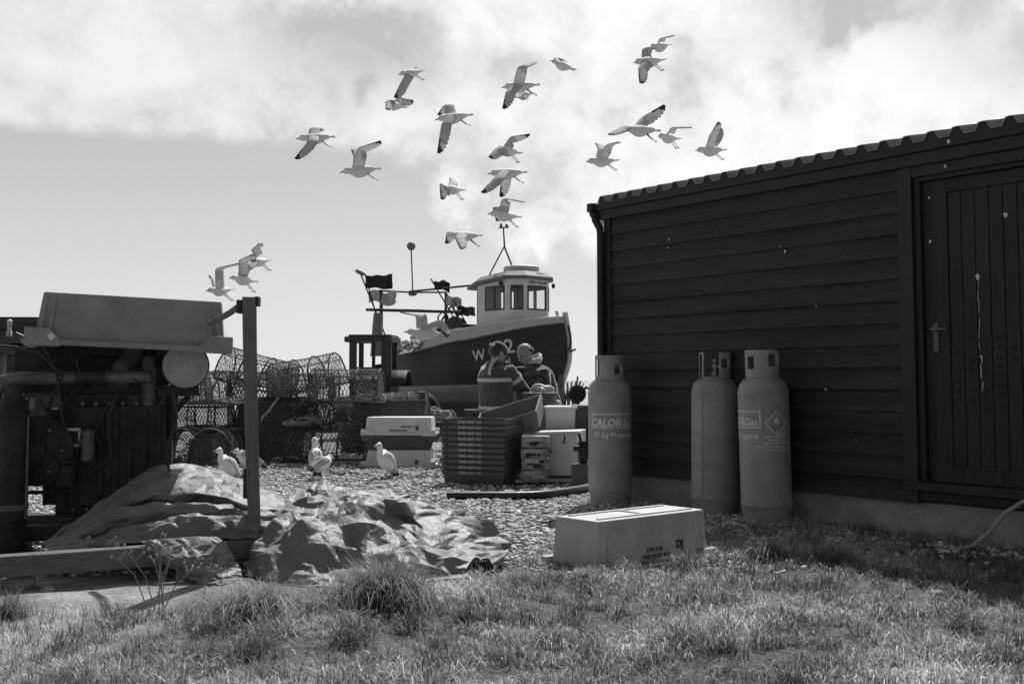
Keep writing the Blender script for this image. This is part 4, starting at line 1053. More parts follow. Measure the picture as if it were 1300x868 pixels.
# ================================================================ lobster pots
def pot_parts(L, Wd, H, seed, m_net, barrel=False, bays=3, mesh=0.052, strand=.0036, lining=0):
    """pot along local x, base at z = 0, D-shaped section. returns list of (name, MB, material)"""
    rr = random.Random(seed)
    def sec(a, k=1.0):   # a 0..1 round the section from one bottom edge over the top to the other
        th = math.pi * a; c, s = math.cos(th), math.sin(th)
        return (Wd / 2 * c * k, H * (abs(s) ** 0.75) * k)
    base, hoops, net, ends, misc = MB(), [], MB(), MB(), MB()
    jit = lambda s: rr.uniform(-s, s)
    base.tube([(-L / 2, -Wd / 2, .015), (L / 2, -Wd / 2, .015), (L / 2, Wd / 2, .015), (-L / 2, Wd / 2, .015)], .014, 6, closed=True)
    for i in range(1, 4): base.tube([(-L / 2 + L * i / 4, -Wd / 2, .012), (-L / 2 + L * i / 4, Wd / 2, .012)], .01, 5)
    for i in range(bays + 1):
        x = -L / 2 + L * i / bays; h = MB()
        h.tube([(x + jit(.008), sec(q / 14)[0], sec(q / 14)[1] + .015 + jit(.006)) for q in range(15)], .0115, 6)
        hoops.append(h)
    rails = MB()
    for a in (.25, .5, .75):
        y, z = sec(a); rails.tube([(-L / 2, y, z + .015), (0, y + jit(.01), z + .012 + jit(.01)), (L / 2, y, z + .015)], .008, 5)
    # diamond netting over the shell
    girth = Wd * .4 + H * 2.1; nd = max(6, int((L + girth) / mesh / 1.0)); NS = 13
    for sg in (1, -1):
        for k in range(-nd, nd):
            pts = []
            for q in range(NS + 1):
                a = q / NS; x = -L / 2 + k * mesh * 1.15 + sg * a * girth * .55 + (0 if sg > 0 else girth * .55)
                if -L / 2 - .01 <= x <= L / 2 + .01:
                    y, z = sec(a, .985 + jit(.012)); pts.append((min(max(x, -L / 2), L / 2) + jit(.004), y + jit(.004), z + .015 + jit(.004)))
                else:
                    if len(pts) > 1: net.tube(pts, strand, 3, cap=False)
                    pts = []
            if len(pts) > 1: net.tube(pts, strand, 3, cap=False)
    for x in (-L / 2, L / 2):
        for sg in (1, -1):
            for k in range(-9, 10):
                pts = []
                for q in range(9):
                    t = q / 8; y = -Wd / 2 + k * mesh * 1.2 + sg * (t - .5) * H * .9 + Wd / 2; z = .015 + t * H
                    lim = Wd / 2 * math.sqrt(max(0, 1 - (max(0, z - .015) / H) ** 2.2))
                    if abs(y) <= lim: pts.append((x + jit(.006), y, z))
                if len(pts) > 1: net.tube(pts, strand, 3, cap=False)
    # soft eye (funnel ring) and inner parlour net
    for s in (1, -1):
        c = Vector((s * L * .16, -Wd * .12 * s, H * .5)); ring = [c + Vector((jit(.004), .085 * math.cos(t), .085 * math.sin(t))) for t in [2 * math.pi * i / 12 for i in range(12)]]
        misc.tube(ring, .007, 5, closed=True)
        for i in range(0, 12, 1):
            a = (i + .5) / 12; y, z = sec(min(max(a, .03), .97)); misc.tube([ring[i], (s * L / 2 * .98, y, z + .015)], .003, 3, cap=False)
    pts = [(jit(L * .35), jit(Wd * .3), .03 + abs(jit(.1))) for _ in range(9)]; misc.tube(pts, .006, 4)
    extra = []
    if lining:   # solid rubber and old net lining inside the bars
        ln = MB(); a0, a1 = (0.02, .98) if lining == 2 else (.5, .98)
        ln.grid([[(-L / 2 * .97 + L * .97 * i / 8, sec(a0 + (a1 - a0) * q / 14, .95)[0] + jit(.008), sec(a0 + (a1 - a0) * q / 14, .95)[1] + .014 + jit(.008)) for q in range(15)] for i in range(9)])
        extra.append(('lining', ln, M['net_dark']))
    return extra + [('base_frame', base, M['pot_frame'])] + [('hoop', h, M['pot_frame']) for h in hoops] + [('rail', rails, M['pot_frame']), ('netting', net, m_net), ('entrance_funnel', misc, m_net)]
def make_pot(name, label, args):
    t = thing(name, label, 'lobster pot', (0, 0, 0), 0, 'lobster pots stacked in front of the boat')
    for n_, b_, m_ in pot_parts(*args): b_.build(n_, m_, t, smooth=180)
    return t
protoA = make_pot('lobster_pot', '', (.92, .52, .42, 1, M['net'], False, 3, .046, .0036))
protoB = make_pot('lobster_pot', '', (.80, .50, .40, 2, M['net_dark'], False, 3, .038, .0042, 0))
protoC = make_pot('lobster_pot', '', (.95, .54, .44, 3, M['net'], False, 4, .034, .0036, 1))
used = set()
def pot(proto, px, pyb, Y, rot, label, scale=1.0):
    p = at(px, pyb, Y)
    z = max(p.z, gz(p.x, Y) - .01)
    if proto.name not in used:
        used.add(proto.name); o = proto; o.location = (p.x, Y, z); o.rotation_euler = rot if hasattr(rot, '__len__') else (0, 0, rot); o.scale = (scale,) * 3; o['label'] = label
    else: o = dup(proto, (p.x, Y, z), rot, label, scale)
    return o
r_ = R
# top
pot(protoA, 323, 492, 14.4, (0, r_(14), r_(-12)), 'topmost lobster pot behind the post, tilted down to the right', 1.0)
pot(protoA, 392, 496, 14.3, (r_(-3), r_(-10), r_(38)), 'lobster pot on top of the pile seen half end-on, left of the cab frame', .98)
# third row
pot(protoA, 266, 511, 14.3, r_(72), 'lobster pot seen end-on just left of the post, in the upper row', .95)
pot(protoB, 330, 512, 14.6, (0, 0, r_(8)), 'dark lobster pot lying half hidden behind the post in the upper row', 1.0)
pot(protoA, 440, 510, 14.2, (0, 0, r_(-4)), 'pale lobster pot at the right end of the upper row under the cab frame', .96)
pot(protoB, 385, 512, 14.7, (0, 0, r_(20)), 'dark lobster pot wedged in the middle of the upper row', .95)
pot(protoB, 228, 512, 14.9, (0, 0, r_(5)), 'lobster pot mostly hidden behind the engine drum', .95)
# second row
pot(protoB, 255, 547, 14.2, r_(3), 'long lobster pot in the middle row at the left end, topped by a flat board', .95)
pot(protoC, 352, 548, 14.5, r_(-5), 'dense dark lobster pot in the middle row right of the post', 1.0)
pot(protoB, 412, 547, 14.35, r_(70), 'lobster pot seen end-on in the middle row', 1.0)
pot(protoA, 460, 545, 14.4, r_(62), 'lobster pot turned half towards us in the middle row', .95)
pot(protoC, 498, 541, 14.3, (0, 0, r_(-3)), 'dark lobster pot in the middle row behind the white fish boxes', .95)
# bottom row
pot(protoC, 238, 588, 14.05, r_(-86), 'end-on lobster pot at the far left of the bottom row', 1.0)
pot(protoC, 279, 588, 14.0, r_(-90), 'end-on lobster pot left of the post in the bottom row', 1.0)
pot(protoC, 346, 584, 14.4, r_(-8), 'solid looking dark lobster pot right of the post in the bottom row', 1.05)
pot(protoA, 418, 583, 14.15, (0, 0, r_(-5)), 'wide lobster pot with coarse bright netting in the bottom row behind the two standing gulls', 1.08)
pot(protoC, 480, 580, 14.8, r_(5), 'dark lobster pot behind the white fish boxes in the bottom row', 1.0)
pot(protoC, 300, 584, 14.9, r_(5), 'dark lobster pot hidden behind the post in the bottom row', 1.0)
pot(protoC, 535, 560, 16.5, r_(25), 'lobster pot lying by the boat keel behind the dark crates', 1.0)
# boards and ropes in the pile
p = at(255, 545, 14.0)
b = MB(); b.box(-.46, .46, -.1, .12, -.02, .02); o = b.build('board', M['timber'], smooth=None, bevel=.004); o.location = (p.x, 14.0, p.z + .0); tag(o, 'grey board lying across the left lobster pots', 'board')
p = at(250, 512, 14.0)
b = MB(); b.box(-.42, .5, -.1, .12, -.015, .015); o = b.build('board', M['timber'], smooth=None, bevel=.004); o.location = (p.x, 14.0, p.z); o.rotation_euler = (0, R(1), 0); tag(o, 'grey board under the upper left lobster pots', 'board')
def rope_heap(px, py, Y, s, n, label, m='rope', r=.012, flat=.5):
    p = at(px, py, Y); rr = random.Random(px); pts = []
    for i in range(n):
        a = i * .75 + rr.uniform(-.5, .5); q = s * rr.uniform(.3, 1)
        pts.append((q * math.cos(a), q * math.sin(a) * .6, .02 + s * flat * rr.random() * (1.1 - q / s)))
    # smooth
    P = [Vector(v) for v in pts]; out = []
    for i in range(len(P) - 1):
        a, b_, c, d = P[max(i - 1, 0)], P[i], P[i + 1], P[min(i + 2, len(P) - 1)]
        for k in range(4):
            t = k / 4; out.append(.5 * ((2 * b_) + (c - a) * t + (2 * a - 5 * b_ + 4 * c - d) * t * t + (3 * b_ - a - 3 * c + d) * t ** 3))
    b = MB(); b.tube(out, r, 5); o = b.build('rope_coil', M[m], smooth=180); o.location = (p.x, Y, max(0, p.z)); tag(o, label, 'rope'); return o
rope_heap(548, 538, 15.5, .38, 60, 'heap of pale rope beside the dark crates at the keel of the boat', 'rope', .014, .9)
rope_heap(385, 541, 13.95, .3, 46, 'dark rope tangle in the middle of the lobster pots', 'net', .016, .6)
rope_heap(470, 512, 14.05, .28, 36, 'rope tangle hanging between the right-hand lobster pots', 'net', .014, .6)
rope_heap(300, 513, 13.95, .25, 36, 'rope tangle on the board left of the post', 'rope', .012, .5)
b = MB(); b.tube([(0, 0, 0), (.03, -.03, .06), (.1, -.04, .12), (.19, -.02, .26), (.22, 0, .30)], .013, 6); p = at(331, 535, 13.9); o = b.build('rope', M['rope'], smooth=180); o.location = p; tag(o, 'pale rope end hanging from the pots right of the post', 'rope')
p = ground_at(362, 581); b = MB(); pts = [[(x, y, .02 + .05 * abs(mnoise.noise(Vector((x * 5, y * 5, 2)))) + .05 * math.exp(-((x - .05) / .12) ** 2)) for y in (-.1, 0, .1)] for x in np.linspace(-.28, .28, 15)]
b.grid(pts); o = b.build('sack', M['timber'], smooth=180, solid=.01, sub=1); o.location = p; tag(o, 'flattened sack on the shingle below the lobster pots', 'sack')
def crumple(name, px, py, s, label, cat, m, h=.5):
    p = ground_at(px, py); mb = MB(); mb.ball((0, 0, 0), (s, s * .7, s * h), 26, 16)
    mb.V = [tuple(np.array(v) * (1 + .5 * mnoise.noise(Vector(v) * (2.2 / s) + Vector((px, 0, 0))) + .3 * mnoise.noise(Vector(v) * (5 / s)))) for v in mb.V]
    o = mb.build(name, M[m], smooth=180); o.location = (p.x, p.y, s * h * .5); return tag(o, label, cat)
crumple('plastic_bag', 441, 588, .15, 'crumpled white bag on the shingle left of the white fish boxes', 'bag', 'white_plastic', .55)
crumple('plastic_bag', 458, 587, .09, 'small crumpled white bag against the white fish boxes', 'bag', 'white_plastic', .6)

# ================================================================ white fish boxes behind the gull
def stack_loc(px, py, Y): p = at(px, py, Y); return (p.x, Y, p.z)
ys_ = 13.45
g0 = ground_at(508, 591)
b1 = thing('fish_box', 'lowest white fish box of the stack behind the standing gull, upside down', 'fish box', (g0.x, ys_ + .25, gz(g0.x, ys_)), R(-2), 'fish boxes stacked behind the gull')
fish_tub(b1, .82, .45, .2, M['white_plastic'], .035, .12)
b2 = thing('fish_box', 'dark grey fish box sandwiched between two white ones', 'fish box', (g0.x, ys_ + .25, gz(g0.x, ys_) + .205 + .165), (R(180), 0, R(2)), 'fish boxes stacked behind the gull')
fish_tub(b2, .82, .45, .162, M['dark_plastic'], .035, .12)
b3 = thing('fish_box', 'topmost white fish box of the stack, upside down on the dark one', 'fish box', (g0.x, ys_ + .25, gz(g0.x, ys_) + .385), R(-2), 'fish boxes stacked behind the gull')
fish_tub(b3, .82, .45, .212, M['white_plastic'], .035, .12, .017)
side_text(b3, 'PROPERTY', .036, .11, .085, M['ink'], .45, .212, False, .001)
side_text(b3, 'FISH SALES ONLY', .028, .0, .045, M['ink'], .45, .212, False, .001)
b = MB(); b.box(.205, .245, -.2255, -.2215, .052, .112)
b.build('stamp', M['dark_plastic'], b3, smooth=None)
b = MB(); b.box(.2, .24, -.2255, -.222, .03, .085); b.build('stamp', M['dark_plastic'], b1, smooth=None)

# ================================================================ nested bait crates
CRL, CRS, CRH, PIT = .70, .46, .165, .0565
def crate_mesh(with_text=True):
    """open nesting crate, opening up, base at z=0"""
    t = thing('bait_crate', '', 'crate', (0, 0, 0), 0, 'nested dark bait crates')
    b = MB(); L, S, H = CRL, CRS, CRH; tp = .03; w = .008
    def ring(l, s, z): return [(-l / 2, -s / 2, z), (l / 2, -s / 2, z), (l / 2, s / 2, z), (-l / 2, s / 2, z)]
    rings = [ring(L - 2 * tp, S - 2 * tp, 0), ring(L - .012, S - .012, H - .002), ring(L - .012 - 2 * w, S - .012 - 2 * w, H - .002), ring(L - 2 * tp - 2 * w, S - 2 * tp - 2 * w, w)]
    V = [p for r in rings for p in r]; F = [(3, 2, 1, 0), (12, 13, 14, 15)]
    for i in range(3):
        for j in range(4): F.append((i * 4 + j, i * 4 + (j + 1) % 4, (i + 1) * 4 + (j + 1) % 4, (i + 1) * 4 + j))
    b.add(V, F); b.build('shell', M['dark_plastic'], t, smooth=20)
    b = MB(); bh = .046
    # rim band, butted at the corners
    b.box(-L / 2, L / 2, -S / 2, -S / 2 + .012, H - bh, H); b.box(-L / 2, L / 2, S / 2 - .012, S / 2, H - bh, H)
    for s in (-1, 1):
        x0, x1 = sorted((s * L / 2, s * (L / 2 - .012))); b.box(x0, x1, -S / 2 + .0121, S / 2 - .0121, H - bh, H)
        for q in range(1): b.box(-L / 2 - .004, L / 2 + .004, -S / 2 - .006, -S / 2 - .0005, H - .010, H + .002)
    for x in (-.12, .02, .16): b.box(x - .003, x + .003, -S / 2 - .003, -S / 2 - .0002, H - bh + .003, H - .0105)
    b.box(L / 2 + .0002, L / 2 + .005, -S / 2, S / 2, H - .010, H + .002)
    b.build('rim', M['dark_plastic'], t, smooth=20, bevel=.002)
    b = MB(); z0 = H - bh
    b.box(L / 2 + .0003, L / 2 + .0022, -.07, .07, z0 + .01, z0 + .03); b.box(L / 2 + .0003, L / 2 + .0022, -.125, -.108, z0 + .012, z0 + .028); b.box(L / 2 + .0003, L / 2 + .0022, .11, .126, z0 + .012, z0 + .028)
    b.add([(-L / 2 + .03, -S / 2 - .002, z0 + .008), (-L / 2 + .075, -S / 2 - .002, z0 + .008), (-L / 2 + .07, -S / 2 - .002, z0 + .034)], [(0, 1, 2)])
    b.build('hand_hole', M['rubber'], t, smooth=None)
    if with_text:
        vs, fs = text_geo('ESSEX BAIT CO', .036, .0006); mb = MB(); mb.add([(x * 1.05 - .03, -S / 2 - .0035, z0 + .007 + y) for x, y, _ in vs], [tuple(f) for f in fs]); mb.build('lettering', M['crate_text'], t, smooth=None)
    return t
cr = crate_mesh()
pc = ground_at(612, 617); CROT = R(-25); NCR = 10
cbase = Vector((pc.x, pc.y + .28, gz(pc.x, pc.y)))
ords = ['lowest', 'second from the bottom', 'third from the bottom', 'fourth from the bottom', 'fifth from the bottom', 'sixth from the bottom', 'fourth from the top', 'third from the top', 'second from the top', 'topmost']
for i in range(NCR):
    loc = (cbase.x + random.uniform(-.004, .004), cbase.y, cbase.z - .02 + PIT * i)
    lb = 'dark lettered bait crate, %s of the tall nested stack' % ords[i]
    if i == 0: cr.location = loc; cr.rotation_euler = (0, 0, CROT); cr['label'] = lb
    else: dup(cr, loc, CROT + random.uniform(-.008, .008), lb)
zt = cbase.z + PIT * (NCR - 1) + CRH
p = at(652, 533, 11.62)
lc = dup(cr, (p.x, 11.62, p.z - .085), (R(20), R(-17), R(-14)), 'loose open crate lying tilted on top of the nested bait crates')
for ch in list(lc.children):
    if ch.name.startswith('lettering'): bpy.data.objects.remove(ch)
for ch in lc.children:
    if ch.type == 'MESH' and ch.name.startswith(('shell', 'rim')):
        ch.data = ch.data.copy(); ch.data.materials[0] = M['mid_plastic']
del lc['group']
lc.scale = (1.0, 1.1, 1.15)
# small printed cartons
def carton(px, py, Y, sx, sy, sz, rot, label):
    p = at(px, py, Y); t = thing('carton', label, 'carton', (p.x, Y + sy / 2, max(gz(p.x, Y), p.z)), rot, 'small printed cartons')
    b = MB(); b.box(-sx / 2, sx / 2, -sy / 2, sy / 2, 0, sz); b.build('body', M['carton'], t, smooth=None, bevel=.004)
    b = MB(); rr = random.Random(px + py)
    for i in range(5):
        x = -sx / 2 + .02 + rr.random() * (sx - .1); z = .01 + rr.random() * (sz - .06); b.box(x, x + rr.uniform(.03, .07), -sy / 2 - .0015 - .0004 * i, -sy / 2 - .0002, z, z + rr.uniform(.02, .045))
    b.build('print', [M['ink'], M['plank_pale']][py % 2], t, smooth=None)
    b = MB(); b.box(-sx / 2 + .03, sx / 2 - .05, -sy / 2 - .003, -sy / 2 - .002, sz * .55, sz * .9); b.build('label', M['plank_pale'], t, smooth=None)
carton(680, 611, 11.0, .26, .3, .11, R(-6), 'lowest printed carton, under the taped ones beside the bait crates')
carton(681, 596, 11.0, .27, .3, .115, R(-4), 'second printed carton from the ground beside the bait crates')
carton(680, 582, 11.0, .26, .3, .10, R(-7), 'third printed carton from the ground beside the bait crates')
carton(681, 568, 11.0, .27, .3, .11, R(-5), 'topmost printed carton, under the loose tilted crate')
# white bins
def bin_(px, pyb, Y, w_, d_, h_, rot, label, m, handles=True, tilt=0):
    p = at(px, pyb, Y); t = thing('storage_bin', label, 'bin', (p.x, Y + d_ / 2, max(p.z, 0)), (0, tilt, rot), 'white bins beside the bait crates')
    b = MB(); b.box(-w_ / 2, w_ / 2, -d_ / 2, d_ / 2, 0, h_ - .0301, tx=-.01, ty=-.01); b.build('body', m, t, smooth=None, bevel=.012)
    b = MB(); b.box(-w_ / 2 - .03, w_ / 2 + .03, -d_ / 2 - .03, d_ / 2 + .03, h_ - .03, h_); b.build('rim', m, t, smooth=None, bevel=.008)
    if handles:
        b = MB(); z = h_ * .72
        b.tube([(-.075, -d_ / 2 - .012, z + .07), (-.09, -d_ / 2 - .014, z), (-.075, -d_ / 2 - .014, z - .06), (-.05, -d_ / 2 - .014, z - .085)], .008, 6); b.tube([(.085, -d_ / 2 - .012, z + .08), (.085, -d_ / 2 - .014, z + .03), (.07, -d_ / 2 - .014, z)], .008, 6)
        b.build('handle_slot', M['ink'], t)
    return t
bin_(716, 604, 11.25, .40, .5, .45, R(-14), 'large white bin with two dark curved handle slots beside the cartons', M['white_plastic'], True, R(-2))
bin_(714, 553, 11.75, .30, .4, .31, R(-6), 'upper white bin with a smooth side behind the loose tilted crate', M['white_plastic'], False)
p = at(741, 552, 11.6); t = thing('crate', 'dark grey crate right of the upper white bin', 'crate', (p.x, 12.0, p.z), R(-3)); b = MB(); b.box(-.09, .16, -.2, .2, 0, .28, tx=-.01); b.build('body', M['dark_plastic'], t, smooth=None, bevel=.006); b = MB(); b.box(-.11, .18, -.22, .22, .2801, .305); b.build('rim', M['dark_plastic'], t, smooth=None, bevel=.004)
p = at(741, 600, 11.9); t = thing('trestle', 'dark trestle carrying the upper bins behind the gas bottle', 'trestle', (p.x - .1, 12.05, 0), 0); b = MB()
b.box(-.55, .35, -.25, .25, at(741, 553, 11.9).z - .04, at(741, 553, 11.9).z - .005); b.build('top', M['dark_timber'], t, smooth=None)
for x in (-.5, .3):
    for y in (-.2, .2): b = MB(); b.box(x - .02, x + .02, y - .02, y + .02, -.02, at(741, 553, 11.9).z - .0405); b.build('leg', M['dark_timber'], t, smooth=None)
p = ground_at(731, 592); o_ = p; t = thing('oil_drum', 'small grey drum half hidden by the iron clamp left of the gas bottle', 'drum', (p.x - .02, 11.35, .13)); b = MB(); b.lathe([(.09, 0), (.1, .01), (.1, .12), (.104, .13), (.1, .14), (.1, .28), (.095, .29)], 24); b.build('drum', M['tub'], t)
p = at(737, 617, 10.75); t = thing('wood_block', 'square dark timber block standing on the board left of the gas bottle', 'block', (p.x, 10.85, max(0, p.z)), R(-8)); b = MB(); b.box(-.075, .085, -.09, .09, 0, .21); b.build('block', M['timber'], t, smooth=None, bevel=.005)
q = at(737, 590, 10.85).z
t = thing('iron_clamp', 'rusty dark iron clamp standing on the timber block', 'clamp', (p.x + .03, 10.86, max(0, p.z) + .21)); b = MB(); b.box(-.03, .04, -.03, .03, 0, .22); b.box(-.09, .05, -.04, .04, .12, .17); b.tube([(-.02, -.02, .22), (-.04, -.03, .30)], .014, 8); b.tube([(.05, 0, .05), (.05, 0, .46)], .018, 8); b.build('clamp', M['iron'], t, smooth=40, bevel=.004)
# board and pipe on the shingle
p0 = ground_at(645, 621); p1 = ground_at(745, 607)
t = thing('ground_board', 'pale wet board lying flat on the shingle under the cartons', 'board', ((p0.x + p1.x) / 2 + .02, (p0.y + p1.y) / 2 + .12, .045), R(8)); b = MB(); b.box(-.42, .46, -.34, .5, -.012, .012); b.build('board', M['plank_pale'], t, smooth=None, bevel=.004)
pts = [ground_at(*q, .04) for q in ((567, 629), (600, 629), (640, 629), (680, 628), (715, 624), (745, 619), (770, 612), (795, 608))]
P = [Vector(p) for p in pts]; out = []
for i in range(len(P) - 1):
    a, b_, c, d = P[max(i - 1, 0)], P[i], P[i + 1], P[min(i + 2, len(P) - 1)]
    for k in range(5):
        u = k / 5; out.append(.5 * ((2 * b_) + (c - a) * u + (2 * a - 5 * b_ + 4 * c - d) * u * u + (3 * b_ - a - 3 * c + d) * u ** 3))
b = MB(); b.tube(out, .036, 14); o = b.build('pipe', M['rubber'], smooth=50); tag(o, 'black plastic pipe lying across the shingle in front of the bait crates', 'pipe')

p = ground_at(611, 736); rope_heap(611, 736, p.y, .085, 70, 'black tangled rope lying against the right tip of the tarpaulin heap', 'rubber', .007, 1.9)
# ================================================================ fishing boat drawn up on the beach
bowp = at(716, 408, 25.8); sternp = Vector((-2.72, 30.05, 0))
hv = Vector((bowp.x - sternp.x, bowp.y - sternp.y, 0)); BL = hv.length; BROT = math.atan2(hv.y, hv.x)
boat = thing('fishing_boat', 'dark hulled fishing boat with a white wheelhouse drawn up on the beach', 'fishing boat', sternp, BROT)
BM = Matrix.Translation(sternp) @ Matrix.Rotation(BROT, 4, 'Z')
def ease_table(t, pts):
    for (a, va), (b_, vb) in zip(pts, pts[1:]):
        if t <= b_:
            u = (t - a) / (b_ - a); u = u * u * (3 - 2 * u) * .5 + u * .5; return va + (vb - va) * u
    return pts[-1][1]
def half(t): return ease_table(t, [(0, .86), (.25, 1.06), (.5, 1.12), (.7, .98), (.84, .66), (.94, .28), (1, .035)])
def sheer(t): return ease_table(t, [(0, 1.74), (.3, 1.80), (.6, 2.0), (1, 2.36)])
def keel(t): return ease_table(t, [(0, .30), (.8, .30), (.93, .42), (1, .62)])
def half_breadth(t, z):
    zk, zs = keel(t), sheer(t); v = max(0, min(1.25, (z - zk) / (zs - zk)))
    full = ease_table(min(v, 1), [(0, .05), (.16, .58), (.34, .84), (.6, .95), (1, 1.0)]); narrow = .06 + .94 * min(v, 1.0) ** .85
    k = max(0, min(1, (t - .55) / .4)); f = full * (1 - k) + narrow * k
    return half(t) * (f + max(0, v - 1) * .12) + .03 * (1 - k * 0)
def xof(t, z):
    rake = .16 * math.sin(math.pi * max(0, min(1, (z - .6) / 2.1))) - .30 * max(0, 1.5 - z)
    return BL * t + (rake * max(0, (t - .75) / .25) ** 1.5)
def shell(z0f, z1f, nz, t0=0.0, t1=1.0, off=0.0, nt_=40):
    mb = MB()
    for s in (-1, 1):
        rows = []
        for i in range(nt_ + 1):
            t = t0 + (t1 - t0) * i / nt_
            z0, z1 = z0f(t), z1f(t)
            row = []
            for j in range(nz + 1):
                z = z0 + (z1 - z0) * j / nz; row.append((xof(t, z), s * (half_breadth(t, z) + off), z))
            rows.append(row if s < 0 else row[::-1])
        mb.grid(rows)
    return mb
BOOT = lambda t: .86 + .12 * t
shell(lambda t: keel(t), lambda t: max(BOOT(t), keel(t) + .01), 10).build('hull_bottom', M['bottom'], boat, smooth=180)
shell(lambda t: max(BOOT(t), keel(t) + .01), sheer, 12).build('hull_side', M['hull'], boat, smooth=180)
bul = lambda t: sheer(t) + ease_table(t, [(0, 0), (.30, 0.004), (.36, .22), (.45, .30), (.7, .27), (1, .15)])
shell(lambda t: sheer(t), bul, 4, .30, 1.0).build('bulwark', M['boat_strake'], boat, smooth=180, solid=.03)
b = MB()
for s in (-1, 1): b.tube([(xof(t, sheer(t)), s * (half_breadth(t, sheer(t)) + .012), sheer(t) - .01) for t in [i / 30 for i in range(31)]], .028, 8)
b.build('rubbing_strake', M['boat_dark'], boat)
b = MB()
for s in (-1, 1): b.tube([(xof(t, bul(t)), s * (half_breadth(t, bul(t))), bul(t) + .005) for t in [.36 + .64 * i / 20 for i in range(21)]], .025, 8)
b.build('rail_cap', M['boat_white'], boat)
rows = [[(xof(0, z), s * half_breadth(0, z), z) for z in [keel(0) + (sheer(0) - keel(0)) * j / 8 for j in range(9)]] for s in (-1, 1)]
b = MB(); b.grid(rows); b.build('transom', M['hull'], boat, smooth=None, solid=.03)
b = MB(); rows = [[(xof(t, 1.5), s * (half_breadth(t, 1.5) - .02), 1.42 + .35 * t) for s in (-1, 1)] for t in [i / 20 for i in range(21)]]
b.grid(rows); b.build('deck', M['boat_grey'], boat, smooth=None)
b = MB(); sp = [(xof(1, z) + .02, 0, z) for z in [.55 + i * .1 for i in range(20)]]
for p0_, p1_ in zip(sp, sp[1:]): b.bar(p0_, p1_, .09, .08, up=(0, 1, 0))
b.bar((xof(1, 2.45) + .02, 0, 2.42), (xof(1, 2.5) - .02, 0, 2.62), .09, .09, up=(0, 1, 0)); b.bar((xof(1, 2.45) - .16, -.06, 2.42), (xof(1, 2.5) - .22, -.08, 2.66), .05, .05, up=(0, 1, 0))
b.build('stem_post', M['boat_strake'], boat, smooth=None)
b = MB(); b.bar((.2, 0, .12), (BL * .93, 0, .14), .12, .40); b.build('keel', M['boat_dark'], boat, smooth=None)
b = MB(); q = xof(1, 2.0) + .09; b.tube([(q - .05, -.04, 2.3), (q + .05, -.08, 2.1), (q + .08, -.09, 1.9), (q - .02, -.06, 1.72)], .03, 8); b.tube([(q + .06, -.2, 1.74), (q + .0, -.05, 1.7), (q + .05, .1, 1.76)], .025, 8); b.build('anchor', M['boat_dark'], boat)
# registration
mb = MB()
def hull_text(tx, size, t0, z0):
    vs, fs = text_geo(tx, size, .006, 'LEFT'); o = []
    for x, y, _ in vs:
        t = t0 + x / BL; z = z0 + y + x * .10; o.append((xof(t, z), -(half_breadth(t, z) + .012), z))
    mb.add(o, [tuple(f) for f in fs])
hull_text('W', .36, .635, 1.50); hull_text('2', .46, .782, 1.68)
mb.build('registration', M['decal'], boat, smooth=None)

# wheelhouse
wh = thing('wheelhouse', None, None, (BL * .705, .02, 0), 0); wh.parent = boat
PL = [(-.62, -.70), (.48, -.70), (.78, -.37), (.78, .37), (.48, .70), (-.62, .70)]
Z0, ZS, ZT, ZW = 1.45, 2.74, 3.29, 3.46
b = MB(); fr = MB()
def wall(p, q, wins):
    p, q = Vector((*p, 0)), Vector((*q, 0)); L_ = (q - p).length; d = (q - p) / L_; n = Vector((d.y, -d.x, 0)); th = .045
    def blk(u0, u1, z0, z1, o0=0, o1=th, mb_=b):
        P = [p + d * u0 - n * o1, p + d * u1 - n * o1, p + d * u1 - n * o0, p + d * u0 - n * o0]
        pts = [(v.x, v.y, z0) for v in (P[3], P[2], P[1], P[0])] + [(v.x, v.y, z1) for v in (P[3], P[2], P[1], P[0])]
        mb_.hexa(pts)
    blk(0, L_, Z0, ZS); blk(0, L_, ZT, ZW)
    u = 0
    for (a, c) in wins:
        blk(u, a * L_, ZS, ZT); u = c * L_
        w0, w1 = a * L_, c * L_
        for r_ in ((w0 - .02, w1 + .02, ZS - .02, ZS + .018), (w0 - .02, w1 + .02, ZT - .018, ZT + .02), (w0 - .02, w0 + .018, ZS + .0181, ZT - .0181), (w1 - .018, w1 + .02, ZS + .0181, ZT - .0181)):
            blk(r_[0], r_[1], r_[2], r_[3], -.012, -.001, fr)
    blk(u, L_, ZS, ZT)
wall(PL[0], PL[1], [(.30, .58), (.62, .9)]); wall(PL[1], PL[2], [(.22, .82)]); wall(PL[2], PL[3], [(.10, .90)]); wall(PL[3], PL[4], [(.2, .8)]); wall(PL[4], PL[5], [(.1, .42), (.46, .8)]); wall(PL[5], PL[0], [(.1, .45)])
b.build('wall', M['boat_white'], wh, smooth=None); fr.build('window_frame', M['boat_dark'], wh, smooth=None)
gm = bpy.data.materials.new('window_glass'); gm.use_nodes = True; nt_ = gm.node_tree
pb = nt_.nodes['Principled BSDF']; pb.inputs['Base Color'].default_value = (.9, .9, .9, 1); pb.inputs['Roughness'].default_value = .03; pb.inputs['Transmission Weight'].default_value = 1; pb.inputs['IOR'].default_value = 1.02
g = MB()
